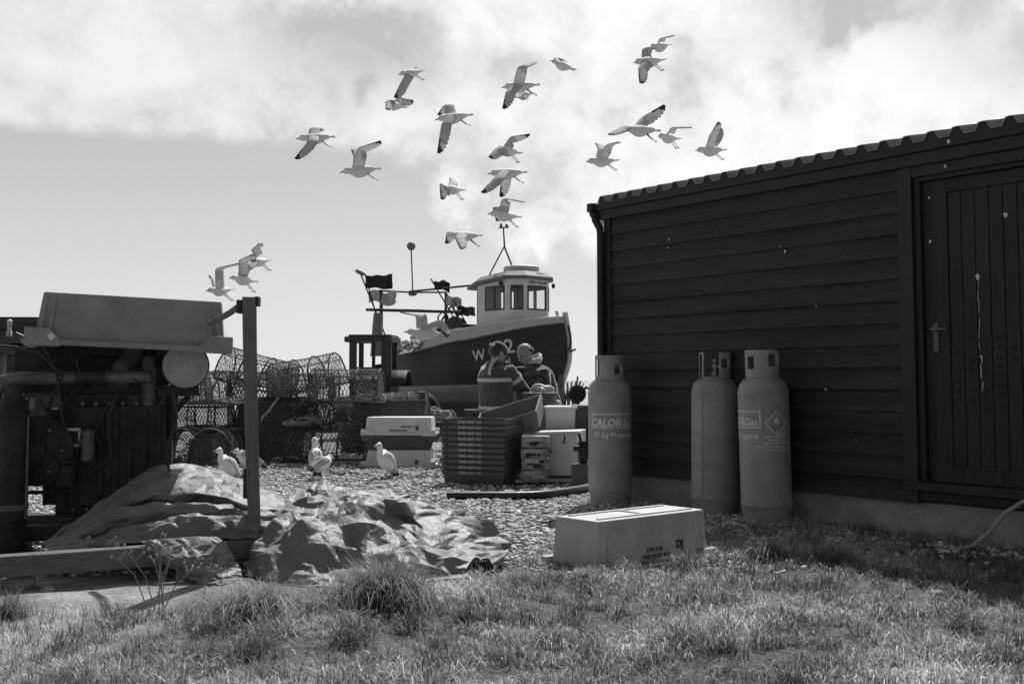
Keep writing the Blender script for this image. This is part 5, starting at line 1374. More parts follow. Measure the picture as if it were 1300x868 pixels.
for p, q in zip(PL, PL[1:] + PL[:1]):
    p, q = Vector((*p, 0)), Vector((*q, 0)); d = (q - p).normalized(); n = Vector((d.y, -d.x, 0)); p2, q2 = p - n * .02 + d * .03, q - n * .02 - d * .03
    g.hexa([(p2.x, p2.y, ZS - .01), (q2.x, q2.y, ZS - .01), (q2.x - n.x * .006, q2.y - n.y * .006, ZS - .01), (p2.x - n.x * .006, p2.y - n.y * .006, ZS - .01)] + [(p2.x, p2.y, ZT + .01), (q2.x, q2.y, ZT + .01), (q2.x - n.x * .006, q2.y - n.y * .006, ZT + .01), (p2.x - n.x * .006, p2.y - n.y * .006, ZT + .01)])
g.build('window_pane', gm, wh, smooth=None)
def roofz(x): return 3.46 if x > -.1 else 3.46 + (x + .1) * .17
ro = [(-1.12, -.60), (-.6, -.80), (.5, -.82), (.90, -.44), (.90, .44), (.5, .82), (-.6, .80), (-1.12, .60)]
ri = [(-1.08, -.5), (-.6, -.6), (.4, -.62), (.72, -.36), (.72, .36), (.4, .62), (-.6, .6), (-1.08, .5)]
rows = [[(x, y, roofz(x)) for x, y in ro], [(x * .99, y * .99, roofz(x) + .07) for x, y in ro], [(x, y, roofz(x) + (.20 if x > -1 else .10)) for x, y in ri]]
b = MB(); b.grid(rows, cv=True); b.add(rows[0], [tuple(reversed(range(8)))]); b.add(rows[2], [tuple(range(8))]); b.build('roof', M['boat_grey'], wh, smooth=25, bevel=.01)
b = MB(); b.lathe([(.43, 0), (.44, .02), (.44, .15), (.40, .17), (.3, .18)], 28, (.18, .05, 3.655)); b.box(.74, .80, -.02, .2, 3.50, 3.62); b.build('roof_hatch', M['boat_strake'], wh)
vs, fs = text_geo('HENRY WILLIAM', .088, .002); mb = MB(); mb.add([(.784, x * .92 + .02, 3.355 + y) for x, y, _ in vs], [tuple(f) for f in fs]); mb.build('nameplate_lettering', M['ink'], wh, smooth=None)
b = MB(); b.ball((.30, -.74, 3.36), (.05, .06, .06), 10, 7); b.ball((.60, .74, 3.36), (.04, .05, .07), 10, 7); b.build('lamp', M['boat_dark'], wh)
b = MB(); mt = Vector((-.42, .0, 4.84)); b.tube([(-.25, .35, 3.5), (-.40, .02, 4.35), mt], [.022, .022, .018], 8); b.tube([(-.75, -.35, 3.4), (-.40, .0, 4.35)], .018, 8); b.tube([(-.45, -.12, 4.83), (-.4, .16, 4.86)], .018, 6); b.lathe([(.03, 0), (.035, .06), (.02, .1)], 8, (-.42, -.08, 4.84)); b.lathe([(.03, 0), (.04, .05), (.02, .09)], 8, (-.41, .1, 4.85)); b.tube([(-.3, .28, 3.75), (-.22, .42, 3.8)], .018, 6); b.ball((-.2, .45, 3.86), .045, 8, 6); b.build('mast', M['boat_dark'], wh)
b = MB()
for k in range(5): b.lathe([(.012, 0), (.012, .5)], 6, (.3 - .18 * k, -.72, 1.9))
b.tube([(.36, -.74, 2.42), (-.5, -.74, 2.40)], .012, 6); b.build('handrail', M['steel'], wh)

# working gear aft, placed along the boat
def on_boat(px, py, Y): return BM.inverted() @ at(px, py, Y)
YG = 28.6
b = MB()
b.tube([on_boat(484, 368, YG), on_boat(484, 450, YG)], .045, 8); b.tube([on_boat(465, 393, YG), on_boat(585, 396, YG - .6)], .04, 8)
b.tube([on_boat(480, 369, YG), on_boat(525, 371, YG), on_boat(566, 371, YG)], .024, 8); b.tube([on_boat(520, 370, YG), on_boat(612, 361, 27.6)], .026, 8)
b.tube([on_boat(566, 371, YG), on_boat(566, 430, YG)], .035, 8); b.tube([on_boat(566, 372, YG), on_boat(585, 410, YG)], .03, 8); b.tube([on_boat(573, 388, YG), on_boat(552, 420, YG)], .025, 8)
b.build('gantry', M['boat_dark'], boat)
b = MB(); b.tube([on_boat(522, 317, YG), on_boat(524, 371, YG)], .018, 8); b.ball(on_boat(522, 312.5, YG), .115, 14, 10); b.ball(on_boat(524, 373, YG), (.15, .1, .06), 12, 8); b.build('ball_mast', M['boat_grey'], boat)
b = MB(); c = on_boat(580, 412, YG - .3)
b.lathe([(.2, -.35), (.2, -.33), (.1, -.32), (.1, .32), (.2, .33), (.2, .35)], 18, X=Matrix.Translation(c) @ Matrix.Rotation(R(90), 4, 'X') @ Matrix.Rotation(R(40), 4, 'Y'))
b.tube([on_boat(557, 415, YG), on_boat(556, 402, YG), on_boat(561, 396, YG), on_boat(568, 400, YG), on_boat(570, 415, YG)], .022, 8)
cc_ = [on_boat(556, 409, YG - .2), on_boat(603, 412, YG - .8), on_boat(600, 423, YG - .8), on_boat(566, 421, YG - .2)]
b.add([tuple(v) for v in cc_] + [(v.x, v.y + .5, v.z) for v in cc_], [(0, 1, 2, 3), (7, 6, 5, 4), (0, 4, 5, 1), (1, 5, 6, 2), (2, 6, 7, 3), (3, 7, 4, 0)])
b.build('hauler', M['boat_dark'], boat, smooth=30)
b = MB(); c = on_boat(548, 440, YG - .1); b.lathe([(.20, 0), (.26, .04), (.27, .45), (.25, .47)], 20, tuple(c)); b.build('basket', M['boat_dark'], boat)
# heap of nets and floats on the after deck
b = MB(); rr = random.Random(6)
for i in range(130):
    u = rr.random(); px = 500 + 62 * u; py = 447 - 12 * u - rr.random() * (6 + 9 * math.sin(math.pi * u)); v = on_boat(px, py, YG + rr.uniform(-.5, .6))
    s = rr.uniform(.035, .08); b.ball(v, (s, s * rr.uniform(.6, 1), s * .8), 7, 5)
b.build('net_float_heap', M['cork'], boat)
b = MB(); nn_ = 14; rows = []
for i in range(nn_):
    u = i / (nn_ - 1); rows.append([tuple(on_boat(496 + 72 * u, 452 - 13 * u - 11 * math.sin(math.pi * v) * (.5 + .6 * math.sin(math.pi * u)) + 3 * mnoise.noise(Vector((u * 6, v * 6, 1))), YG - .7 + 1.6 * v)) for v in [j / 8 for j in range(9)]])
b.grid(rows); b.build('net_heap', M['net'], boat, smooth=180)
# marker flags (dan buoys) leaning over the stern
def flag_sheet(c, w_, h_, seed, m, t, Y):
    mb = MB(); rows = []
    for i in range(17):
        u = i / 16; rows.append([tuple(at(c[0] + w_ * u + 1.5 * mnoise.noise(Vector((u * 3, v * 2, seed))), c[1] + h_ * v * (1 - .35 * u * mnoise.noise(Vector((u * 2, 3, seed))) ) + 4 * mnoise.noise(Vector((u * 2.5, v * .8, seed + 4))), Y + .22 * math.sin(u * 7 + seed + v) * u)) for v in [j / 8 for j in range(9)]])
    mb.grid(rows); mb.V = [tuple(Vector(v) - t.location) for v in mb.V]; mb.build('flag', m, t, smooth=180, solid=.006)
def dan(p0, p1, Y, label, flags, disc=False):
    a = at(*p0, Y); c = at(*p1, Y); t = thing('marker_flag', label, 'marker flag', tuple(a), 0, 'marker flags on the boat')
    b = MB(); b.tube([(0, 0, 0), c - a], .02, 6); b.build('staff', M['boat_dark'], t)
    if disc:
        b = MB(); b.lathe([(.03, -.05), (.12, -.04), (.135, 0), (.12, .04), (.03, .05)], 16, X=Matrix.Translation(c - a) @ Matrix.Rotation(R(25), 4, 'Y')); b.build('float', M['boat_grey'], t)
    for (cc2, w_, h_, s, m) in flags: flag_sheet(cc2, w_, h_, s, M[m], t, Y)
dan((497, 445), (457, 346), 28.4, 'leaning marker staff with a round grey float on its tip, farthest left on the boat', [], True)
dan((486, 430), (463, 347), 28.5, 'marker staff flying a ragged black flag above a pale one', [((464, 349), 34, 17, 1, 'flag_dark'), ((468, 370), 35, 15, 5, 'flag_light')])
dan((592, 430), (547, 354), 28.2, 'marker staff with a small dark flag in the middle of the boat', [((551, 357), 20, 12, 2, 'flag_dark'), ((566, 377), 20, 12, 3, 'flag_light')])
dan((600, 425), (575, 380), 28.1, 'short marker staff with a drooping dark flag beside the wheelhouse', [((580, 389), 23, 11, 7, 'flag_dark')])
b = MB(); rows = []
for i in range(12):
    u = i / 11; rows.append([tuple(at(479 + (4.5 + 5 * u) * math.cos(a) + 1.2 * mnoise.noise(Vector((u * 4, a, 2))), 397 + 55 * u, 28.3 + (.12 + .1 * u) * math.sin(a))) for a in [2 * math.pi * j / 12 for j in range(12)]])
b.grid(rows, cv=True); o = b.build('hanging_net', M['net'], smooth=180); tag(o, 'bundle of grey netting hanging from the gantry at the stern', 'net')

# old tractor with an open cab in front of the stern
TY = 20.0
tp = at(469, 482, TY); tr = thing('tractor', 'dark beach tractor with an open square cab frame left of the boat', 'tractor', (tp.x, TY, 0), R(-4))
def tx_(px): return at(px, 482, TY).x - tp.x
def tz_(py): return at(650, py, TY).z
b = MB()
b.box(tx_(437), tx_(498), -.06, .9, tz_(434), tz_(427)); b.box(tx_(442), tx_(496), -.04, .86, tz_(427) + .001, tz_(424.5))
for px0, px1 in ((443, 452), (484, 497)): b.box(tx_(px0), tx_(px1), -.03, .05, tz_(480), tz_(434) - .001); b.box(tx_(px0), tx_(px1) - .04, .8, .86, tz_(480), tz_(434) - .001)
b.box(tx_(469), tx_(473), .2, .26, tz_(480), tz_(434) - .001); b.box(tx_(452) + .001, tx_(484) - .001, -.03, .04, tz_(478), tz_(466))
b.build('cab_frame', M['boat_dark'], tr, smooth=None, bevel=.006)
b = MB(); b.box(tx_(443), tx_(497), -.02, .9, .35, tz_(480) - .001); b.build('body', M['iron'], tr, smooth=None, bevel=.02)
b = MB(); rows = []
for i in range(9):
    a = math.pi * i / 8; rows.append([(tx_(491) + x, -.1 - .0 + .42 - .42 * math.cos(a), tz_(490) + .28 * math.sin(a)) for x in (0, .2, .3, .36)])
b.grid(rows); b.build('bonnet', M['iron'], tr, smooth=180, solid=.02)
for px, s in ((455, 1.0), (522, 1.15)):
    for yy in (-.25, .9):
        b = MB(); X = Matrix.Translation((tx_(px), yy, .36 * s)) @ Matrix.Rotation(R(90), 4, 'X')
        b.lathe([(.2 * s, -.1), (.34 * s, -.11), (.37 * s, -.07), (.37 * s, .07), (.34 * s, .11), (.2 * s, .1)], 28, X=X); wl = b.build('wheel', M['rubber'], tr)
        b = MB(); b.lathe([(.05, -.08), (.2 * s - .001, -.06), (.2 * s - .001, .06), (.05, .08)], 20, X=X); b.build('rim', M['iron'], wl)
b = MB(); b.tube([(tx_(460), .1, tz_(478)), (tx_(462), .1, tz_(470)), (tx_(475), .3, tz_(467))], .02, 8); b.lathe([(.13, 0), (.15, .01), (.13, .02)], 18, X=Matrix.Translation((tx_(477), .3, tz_(470))) @ Matrix.Rotation(R(50), 4, 'X')); b.box(tx_(474), tx_(484), .45, .8, tz_(480), tz_(462)); b.build('seat', M['rubber'], tr)
# posts and gear beyond the bins, right of the boat
p = at(709, 530, 16.0); t = thing('timber_stake', 'rough stake leaning by the bow of the boat', 'stake', (p.x, 16, 0)); b = MB(); b.tube([(0, 0, 0), (.03, 0, .9), (.05, 0, 1.12)], [.05, .045, .04], 10); b.build('stake', M['timber'], t)
p = at(733, 530, 15.0); t = thing('net_hauler', 'dark net hauling wheel on a frame beyond the gas bottle', 'hauler', (p.x, 15, 0)); b = MB()
b.lathe([(.05, -.05), (.10, -.06), (.12, -.03), (.09, 0), (.12, .03), (.10, .06), (.05, .05)], 20, X=Matrix.Translation((.0, 0, .86)) @ Matrix.Rotation(R(80), 4, 'X')); b.build('wheel', M['iron'], t)
b = MB(); b.box(-.03, .03, -.05, .05, 0, .8); b.box(.1, .15, -.04, .04, 0, .7); b.tube([(.0, 0, .8), (.12, 0, .95), (.22, .02, .9)], .02, 8); b.build('frame', M['boat_dark'], t, smooth=40)
b = MB(); rr = random.Random(2)
for i in range(26):
    x = rr.uniform(-.16, .16); b.tube([(x, rr.uniform(-.1, .1), 0), (x + rr.uniform(-.05, .05), rr.uniform(-.1, .1), .5), (x * 1.3 + rr.uniform(-.12, .12), rr.uniform(-.1, .1), rr.uniform(.75, 1.12))], rr.uniform(.008, .018), 5)
p = at(718, 530, 16.4); o = b.build('stick_bundle', M['timber'], smooth=180); o.location = (p.x, 16.4, 0); tag(o, 'bundle of upright sticks and canes below the bow', 'sticks')
# ================================================================ the two men at the gutting table
def remeshed(mb, voxel, smooth_it=4, wrinkle=None):
    me = bpy.data.meshes.new('tmp'); me.from_pydata(mb.V, [], mb.F); me.update()
    o = bpy.data.objects.new('tmp', me); COL.objects.link(o)
    r = o.modifiers.new('r', 'REMESH'); r.mode = 'VOXEL'; r.voxel_size = voxel
    s = o.modifiers.new('s', 'SMOOTH'); s.iterations = smooth_it; s.factor = .5
    dg = bpy.context.evaluated_depsgraph_get(); dg.update()
    out = bpy.data.meshes.new_from_object(o.evaluated_get(dg)); bpy.data.objects.remove(o); bpy.data.meshes.remove(me)
    if wrinkle:
        amp, sc_ = wrinkle; nv = len(out.vertices)
        for v in out.vertices:
            v.co += v.normal * (amp * (1 - 2 * abs(mnoise.noise(v.co * sc_))) + amp * .4 * mnoise.noise(v.co * sc_ * 2.7))
    out.shade_smooth(); out.materials.clear(); return out
def put(name, me, m, par):
    me.materials.append(m); me.name = name; return link(name, me, par)
def hand(mb, wrist, d, palm_n, s=1.0, curl=.7):
    """palm plus four curled fingers and a thumb"""
    d = Vector(d).normalized(); n = Vector(palm_n); n = (n - d * n.dot(d)).normalized(); sd_ = d.cross(n)
    w_ = Vector(wrist); L = .095 * s
    mb.tube([w_ - d * .03, w_, w_ + d * .035 * s, w_ + d * .07 * s, w_ + d * L], [.026 * s, .026 * s, .034 * s, .038 * s, .03 * s], 10)
    for i, (o_, l) in enumerate(((-.030, .072), (-.010, .080), (.011, .074), (.031, .058))):
        p = w_ + d * (L - .012) * 1.0 + sd_ * o_ * s; pts = [p]; a = 0
        for k in range(3):
            a += curl * (.5 + .3 * k); st = d * math.cos(a) + n * math.sin(a); p = p + st * l * s * (.42 - .06 * k); pts.append(p)
        mb.tube(pts, [.0105 * s, .0098 * s, .009 * s, .0075 * s], 8)
    p = w_ + d * .025 * s - sd_ * .03 * s; mb.tube([p, p + d * .03 * s - sd_ * .022 * s + n * .01, p + d * .058 * s - sd_ * .026 * s + n * .028 * s], [.014 * s, .0115 * s, .009 * s], 8)
def head_mesh(mb, c, face, up, k=1.0):
    f = Vector(face).normalized(); u = Vector(up); u = (u - f * u.dot(f)).normalized(); s = f.cross(u)
    X = Matrix((( *s, ), ( *f, ), ( *u, ))).transposed().to_4x4(); X.translation = Vector(c); X = X @ Matrix.Scale(k, 4)
    mb.ball((0, -.01, .03), (.078, .098, .092), 18, 12, X=X); mb.ball((0, .025, -.04), (.062, .07, .078), 16, 10, X=X)      # skull, face and jaw
    mb.ball((0, .062, -.088), (.03, .026, .022), 10, 8, X=X)                                                          # chin
    mb.tube([X @ Vector((0, .094, .02)), X @ Vector((0, .112, -.012)), X @ Vector((0, .12, -.032))], [.010 * k, .013 * k, .017 * k], 8)   # nose
    for sx in (-1, 1):
        mb.ball((sx * .03, .088, .024), (.024, .014, .009), 10, 6, X=X)      # brow
        mb.ball((sx * .045, .066, -.012), (.022, .02, .018), 10, 6, X=X)     # cheek
        mb.ball((sx * .081, -.008, -.002), (.012, .022, .034), 10, 8, X=X)
    mb.ball((0, .09, -.055), (.026, .012, .007), 10, 6, X=X); mb.ball((0, .087, -.068), (.022, .012, .008), 10, 6, X=X)   # lips
    return X
def eyes(X, par, org):
    b = MB()
    for sx in (-1, 1): b.ball((sx * .031, .084, .008), (.012, .010, .008), 10, 6, X=Matrix.Translation(-org) @ X)
    b.build('eye', M['ink'], par)
def ring_loft(mb, secs, n=20):
    """secs: (centre, side vector * half width, front vector * half depth)"""
    rows = []
    for c, sx, fy in secs:
        c, sx, fy = Vector(c), Vector(sx), Vector(fy); rows.append([c + sx * math.copysign(abs(math.cos(a)) ** .8, math.cos(a)) + fy * math.copysign(abs(math.sin(a)) ** .8, math.sin(a)) for a in [2 * math.pi * i / n for i in range(n)]])
    mb.grid(rows, cv=True); mb.add(rows[0], [tuple(reversed(range(n)))]); mb.add(rows[-1], [tuple(range(n))])
def sub(mb, org): mb.V = [tuple(Vector(v) - org) for v in mb.V]; return mb

def man(name_label, cfg):
    Y = cfg['Y']; W3 = lambda q: at(q[0], q[1], Y + (q[2] if len(q) > 2 else 0))
    face = Vector(cfg['face']); body_f = Vector(cfg['front']).normalized(); sdv = body_f.cross(Vector((0, 0, 1))).normalized()
    pelvis, chest, neck = W3(cfg['pelvis']), W3(cfg['chest']), W3(cfg['neck'])
    org = Vector((pelvis.x, pelvis.y, 0)); t = thing('person', name_label, 'person', tuple(org))
    sp = (neck - pelvis).normalized(); fv = (body_f - sp * body_f.dot(sp)).normalized()
    hw, hd = cfg['w'], cfg['d']
    body = MB(); hc = W3(cfg['head'])
    X = head_mesh(body, hc, face, cfg['up'], cfg.get('hk', 1.12))
    body.tube([neck - sp * .12, neck, hc - Vector(cfg['up']).normalized() * .07 - face.normalized() * .01], [.085, .062, .058], 12)
    ring_loft(body, [(pelvis, sdv * hw * .8, fv * hd * .85), (pelvis.lerp(chest, .5), sdv * hw * .78, fv * hd * .8), (chest, sdv * hw * .85, fv * hd * .85), (neck - sp * .03, sdv * hw * .4, fv * hd * .5)])
    jk = MB(); hem = pelvis - sp * cfg.get('hem', .12)
    secs = [(hem, sdv * hw * 1.02, fv * hd * 1.05), (pelvis, sdv * hw * 1.03, fv * hd * 1.06), (pelvis.lerp(chest, .45), sdv * hw * 1.0, fv * hd * 1.08), (chest, sdv * hw * 1.02, fv * hd * 1.05), (chest.lerp(neck, .55), sdv * hw * .92, fv * hd * .85), (neck - sp * .02, sdv * hw * .5, fv * hd * .6), (neck + sp * .035, sdv * .10, fv * .09)]
    ring_loft(jk, secs)
    stripes = []
    for arm in cfg['arms']:
        S, E_, Wr = [W3(q) for q in arm]
        body.tube([S, E_, Wr], [.055, .043, .03], 10); dd = (Wr - E_).normalized(); hand(body, Wr, dd, cfg['palm'], 1.05)
        jk.tube([S.lerp(chest, .25), S, S.lerp(E_, .5), E_, E_.lerp(Wr, .55), Wr - dd * .01], [.085, .098, .082, .074, .062, .052], 14)
        stripes.append((S, E_))
    kn = []; tr = MB()
    for s in (-1, 1):
        h0 = pelvis + sdv * s * .10 - Vector((0, 0, .08)); k = h0 + body_f * .05 + Vector((0, 0, -.42)); a = Vector((h0.x + sdv.x * .03 * s, h0.y + sdv.y * .03 * s, .09)); k.z = max(.45, h0.z * .52)
        body.tube([h0, k, a], [.085, .06, .045], 10); body.ball(a + body_f * .07 + Vector((0, 0, -.055)), (.05, .05, .035), 10, 6)
        tr.tube([h0 + Vector((0, 0, .06)), h0.lerp(k, .5), k, k.lerp(a, .6), a], [.125, .11, .088, .08, .075], 14)
        bt = MB(); bt.tube([a + Vector((0, 0, .12)), a, a + body_f * .02 - Vector((0, 0, .05))], [.06, .058, .055], 12); bt.ball(a + body_f * .10 - Vector((0, 0, .05)), (.062, .062, .042), 12, 8); bt.ball(a + body_f * .05 - Vector((0, 0, .055)), (.062, .062, .04), 12, 8)
        put('boot', remeshed(sub(bt, org), .012), M['rubber'], t)
    ring_loft(tr, [(pelvis - Vector((0, 0, .14)), sdv * hw * .8, body_f * hd * .9), (pelvis + Vector((0, 0, .02)), sdv * hw * .82, body_f * hd * .9)])
    put('body', remeshed(sub(body, org), .0085, 3), M['skin'], t)
    put('trousers', remeshed(sub(tr, org), .014, 4, (.004, 9)), M['trousers'], t)
    jm = remeshed(sub(jk, org), .012, 5, (.006, 8)); put('jacket', jm, M[cfg['jm']], t)
    eyes(X, t, org)
    return dict(t=t, org=org, X=X, pelvis=pelvis, chest=chest, neck=neck, sp=sp, sdv=sdv, fv=fv, hw=hw, hd=hd, stripes=stripes, hem=hem)

# man in the reflective jacket, back three quarters towards us
A = man('man in a cap and dark reflective-striped work jacket, seen from behind at the gutting table', dict(
    Y=13.9, face=(.70, .55, -.62), up=(.28, .05, 1), front=(.80, .60, 0), head=(632, 448.5), neck=(628, 463), chest=(628, 477), pelvis=(630, 517), w=.245, d=.155, hem=.10,
    arms=[[(646, 471, -.10), (660, 488, .02), (669, 497, .12)], [(617, 470, .22), (640, 492, .42), (666, 497, .38)]], palm=(.1, .1, -1), jm='jacket', hk=1.15))
def band(D, u, thick, name='reflective_stripe', w_=1.05):
    b = MB(); lo = D['hem'] + (D['chest'] - D['hem']) * u; rows = []
    for dz in (-thick / 2, thick / 2):
        c = lo + D['sp'] * dz; rows.append([c + D['sdv'] * D['hw'] * w_ * math.copysign(abs(math.cos(a)) ** .8, math.cos(a)) + D['fv'] * D['hd'] * (w_ + .06) * math.copysign(abs(math.sin(a)) ** .8, math.sin(a)) - D['org'] for a in [2 * math.pi * i / 32 for i in range(32)]])
    b.grid(rows, cv=True); b.build(name, M['stripe'], D['t'], smooth=180, solid=.004)
band(A, .20, .045); band(A, .90, .05)
# braces over the back and a band on the sleeve
b = MB()
for px0, px1 in ((621, 632), ):
    pts = [at(621, 476, 13.9 - .21), at(622, 467, 13.9 - .205), at(625, 460, 13.9 - .17), at(631, 454, 13.9 - .11), at(634, 451, 13.9 - .04)]
    for p_, q_ in zip(pts, pts[1:]): b.bar(p_ - A['org'], q_ - A['org'], .04, .01, up=(-.3, -1, .2))
b.build('reflective_stripe', M['stripe'], A['t'], smooth=180)
S, E_ = A['stripes'][0]; d_ = (E_ - S).normalized(); c_ = S.lerp(E_, .55) - A['org']
b = MB(); b.tube([c_ - d_ * .03, c_ + d_ * .03], [.094, .090], 18, cap=False); b.build('reflective_stripe', M['stripe'], A['t'], smooth=180, solid=.004)
Xl = Matrix.Translation(-A['org']) @ A['X']
b = MB(); b.ball((0, -.012, .05), (.088, .106, .078), 20, 12, X=Xl); rows = []
for i in range(7):
    v = i / 6; rows.append([tuple(Xl @ Vector((.075 * math.sin(a) * (1 - .15 * v), .075 + .1 * v * math.cos(a) + .012, .052 - .02 * v - .018 * math.sin(a) ** 2))) for a in [-1.3 + 2.6 * j / 10 for j in range(11)]])
b.grid(rows); o = b.build('cap', M['cap'], A['t'], smooth=60); 
b = MB(); b.box(-.05, .05, -.125, -.116, .02, .05, X=Xl); b.build('cap_strap', M['stripe'], o)
b = MB(); b.ball((0, -.035, -.01), (.083, .083, .06), 16, 10, X=Xl); b.build('hair', M['hair'], A['t'])
b = MB(); b.tube([A['neck'] - A['org'] + A['sp'] * .02 + (A['sdv'] * math.cos(a) * .095 + A['fv'] * math.sin(a) * .085) for a in [2 * math.pi * i / 16 for i in range(16)]], .026, 8, closed=True); b.build('collar', M['jacket'], A['t'])

# balding man in the checked jacket, facing left and down
B_ = man('balding man in a dark checked jacket with a pale hood, bending over the gutting table', dict(
    Y=14.5, face=(-.80, -.52, -.62), up=(-.42, -.1, 1), front=(-.82, -.57, 0), head=(667, 449), neck=(677, 463), chest=(682, 476), pelvis=(692, 516), w=.25, d=.16, hem=.10,
    arms=[[(690, 475, -.18), (692, 494, -.30), (678, 502, -.42)], [(662, 472, .10), (657, 490, -.02), (667, 501, -.25)]], palm=(0, .1, -1), jm='plaid', hk=1.12))
Xl = Matrix.Translation(-B_['org']) @ B_['X']
b = MB(); b.ball((0, -.05, .0), (.080, .066, .058), 18, 10, X=Xl)
for sx in (-1, 1): b.ball((sx * .064, -.022, .010), (.018, .042, .042), 12, 8, X=Xl)
b.build('hair', M['hair'], B_['t'])
b = MB(); o_ = B_['neck'] - B_['org']
for k, (rad, th) in enumerate(((.10, .024), (.092, .02))): b.tube([o_ + B_['sp'] * (.03 + .035 * k) - B_['fv'] * (.03 + .02 * k) + B_['sp'] * .05 * max(0, -math.sin(a)) + B_['sdv'] * math.cos(a) * rad + B_['fv'] * math.sin(a) * rad * .95 for a in [2 * math.pi * i / 18 for i in range(18)]], th, 8, closed=True)
b.build('hood', M['scarf'], B_['t'])
# gutting tub on trestles with the catch on it
p = at(681, 500, 13.9); zt_ = at(681, 498, 13.75).z
t = thing('gutting_tub', 'dark round tub between the two men', 'tub', (p.x, 14.0, 0)); b = MB()
b.lathe([(.22, 0), (.245, .02), (.262, zt_ - .05), (.285, zt_ - .045), (.285, zt_ - .005), (.265, zt_), (.25, zt_ - .004), (.24, zt_ - .05), (.1, zt_ - .06)], 32); b.build('tub_body', M['dark_plastic'], t)
fm = mat('fish_skin', .62, .35, .3, 20, .1, 60)
for i in range(6):
    b = MB(); a = i * 1.1; L_ = .26; pts = [(L_ * (u - .5), .02 * math.sin(u * 3), 0) for u in [k / 8 for k in range(9)]]
    b.tube(pts, [.012, .028, .034, .034, .030, .024, .016, .008, .006], 10); b.add([(L_ * .5 - .01, 0, 0), (L_ * .5 + .05, .015, .035), (L_ * .5 + .03, .015, 0), (L_ * .5 + .05, .015, -.035), (L_ * .5 - .01, .012, 0)], [(0, 1, 2), (0, 2, 3), (4, 2, 1), (4, 3, 2)])
    o = b.build('fish', fm, smooth=180); o.location = (p.x + .04 + .07 * math.cos(a * 2), 13.95 + .08 * math.sin(a * 2), zt_ + .0 + .012 * i); o.rotation_euler = (R(90), .0, a); tag(o, 'pale fish lying in the heap on top of the gutting tub', 'fish', 'fish heaped on the tub')
p = at(704, 512, 14.3); b = MB(); b.ball((0, 0, 0), .045, 12, 8); o = b.build('float', M['white_plastic'], smooth=180); o.location = (p.x + .04, 14.3, p.z); 
tag(o, 'small white net float behind the upper white bin', 'float')
p = ground_at(664, 528); t = thing('bin_stand', 'low dark stand of planks under the gutting tub side', 'stand', (at(612, 520, 14.0).x, 14.6, 0)); b = MB(); b.box(-.25, .3, -.2, .2, .62, .66); b.build('top', M['timber'], t, smooth=None)
for x in (-.2, .25): b = MB(); b.box(x - .03, x + .03, -.15, .15, 0, .6199); b.build('leg', M['timber'], t, smooth=None)
# ================================================================ gulls
def feathered_wing(S, Wr, Tp, back, up, t, org, chord=.17, name='wing', seed=0):
    """wing as a thin cambered surface: arm S-Wr, hand Wr-Tp"""
    S, Wr, Tp = Vector(S), Vector(Wr), Vector(Tp); NS, NC = 26, 5
    arm, hnd = (Wr - S), (Tp - Wr)
    sp_all = (Tp - S).normalized(); dm = []; rows = []
    lead = []
    for i in range(NS + 1):
        s = i / NS
        # smooth bend at the wrist
        if s < .42: u = s / .42; p = S + arm * u
        else: u = (s - .42) / .58; p = Wr + hnd * u
        lead.append(p)
    for _ in range(3): lead = [lead[0]] + [lead[i] * .5 + (lead[i - 1] + lead[i + 1]) * .25 for i in range(1, NS)] + [lead[-1]]
    for i in range(NS + 1):
        s = i / NS
        tng = (lead[min(i + 1, NS)] - lead[max(i - 1, 0)]).normalized()
        c = back - tng * back.dot(tng)
        if c.length < .35: c = (c + (back.cross(tng).cross(tng) * -.1) + (-up) * .45); c = c - tng * c.dot(tng)
        c.normalize()
        k = max(0, (s - .42) / .58)
        c = (c * (1 - .55 * k ** 2) + tng * .75 * k ** 1.5 * .0 + tng * (.45 * k)).normalized()
        w_ = chord * (1.0 - .12 * s if s < .42 else (.95 - .12 * k) * max(0.0, 1 - k ** 3.2) ** .6 )
        if k > .25: w_ *= (1.0 + (.09 if i % 2 else -.09) * min(1, k * 2))
        w_ = max(w_, .006)
        wing_up = tng.cross(c).normalized()
        if wing_up.dot(up) < 0: wing_up = -wing_up
        rows.append([lead[i] + c * w_ * (j / NC) + wing_up * (.022 * math.sin(math.pi * (j / NC) ** .7) * (1 - .6 * s)) - org for j in range(NC + 1)])
        dm.append(s)
    b = MB(); o_ = 0
    vs = [p for r in rows for p in r]; b.V = [tuple(v) for v in vs]
    for i in range(NS):
        for j in range(NC):
            b.F.append((i * (NC + 1) + j, i * (NC + 1) + j + 1, (i + 1) * (NC + 1) + j + 1, (i + 1) * (NC + 1) + j))
            s = dm[i]; b.I.append(1 if s > .80 + .10 * (j / NC) or (s > .66 and j < 1) else 0)
    return b.build(name, [M['gull_wing'], M['gull_tip']], t, smooth=180, solid=.006)
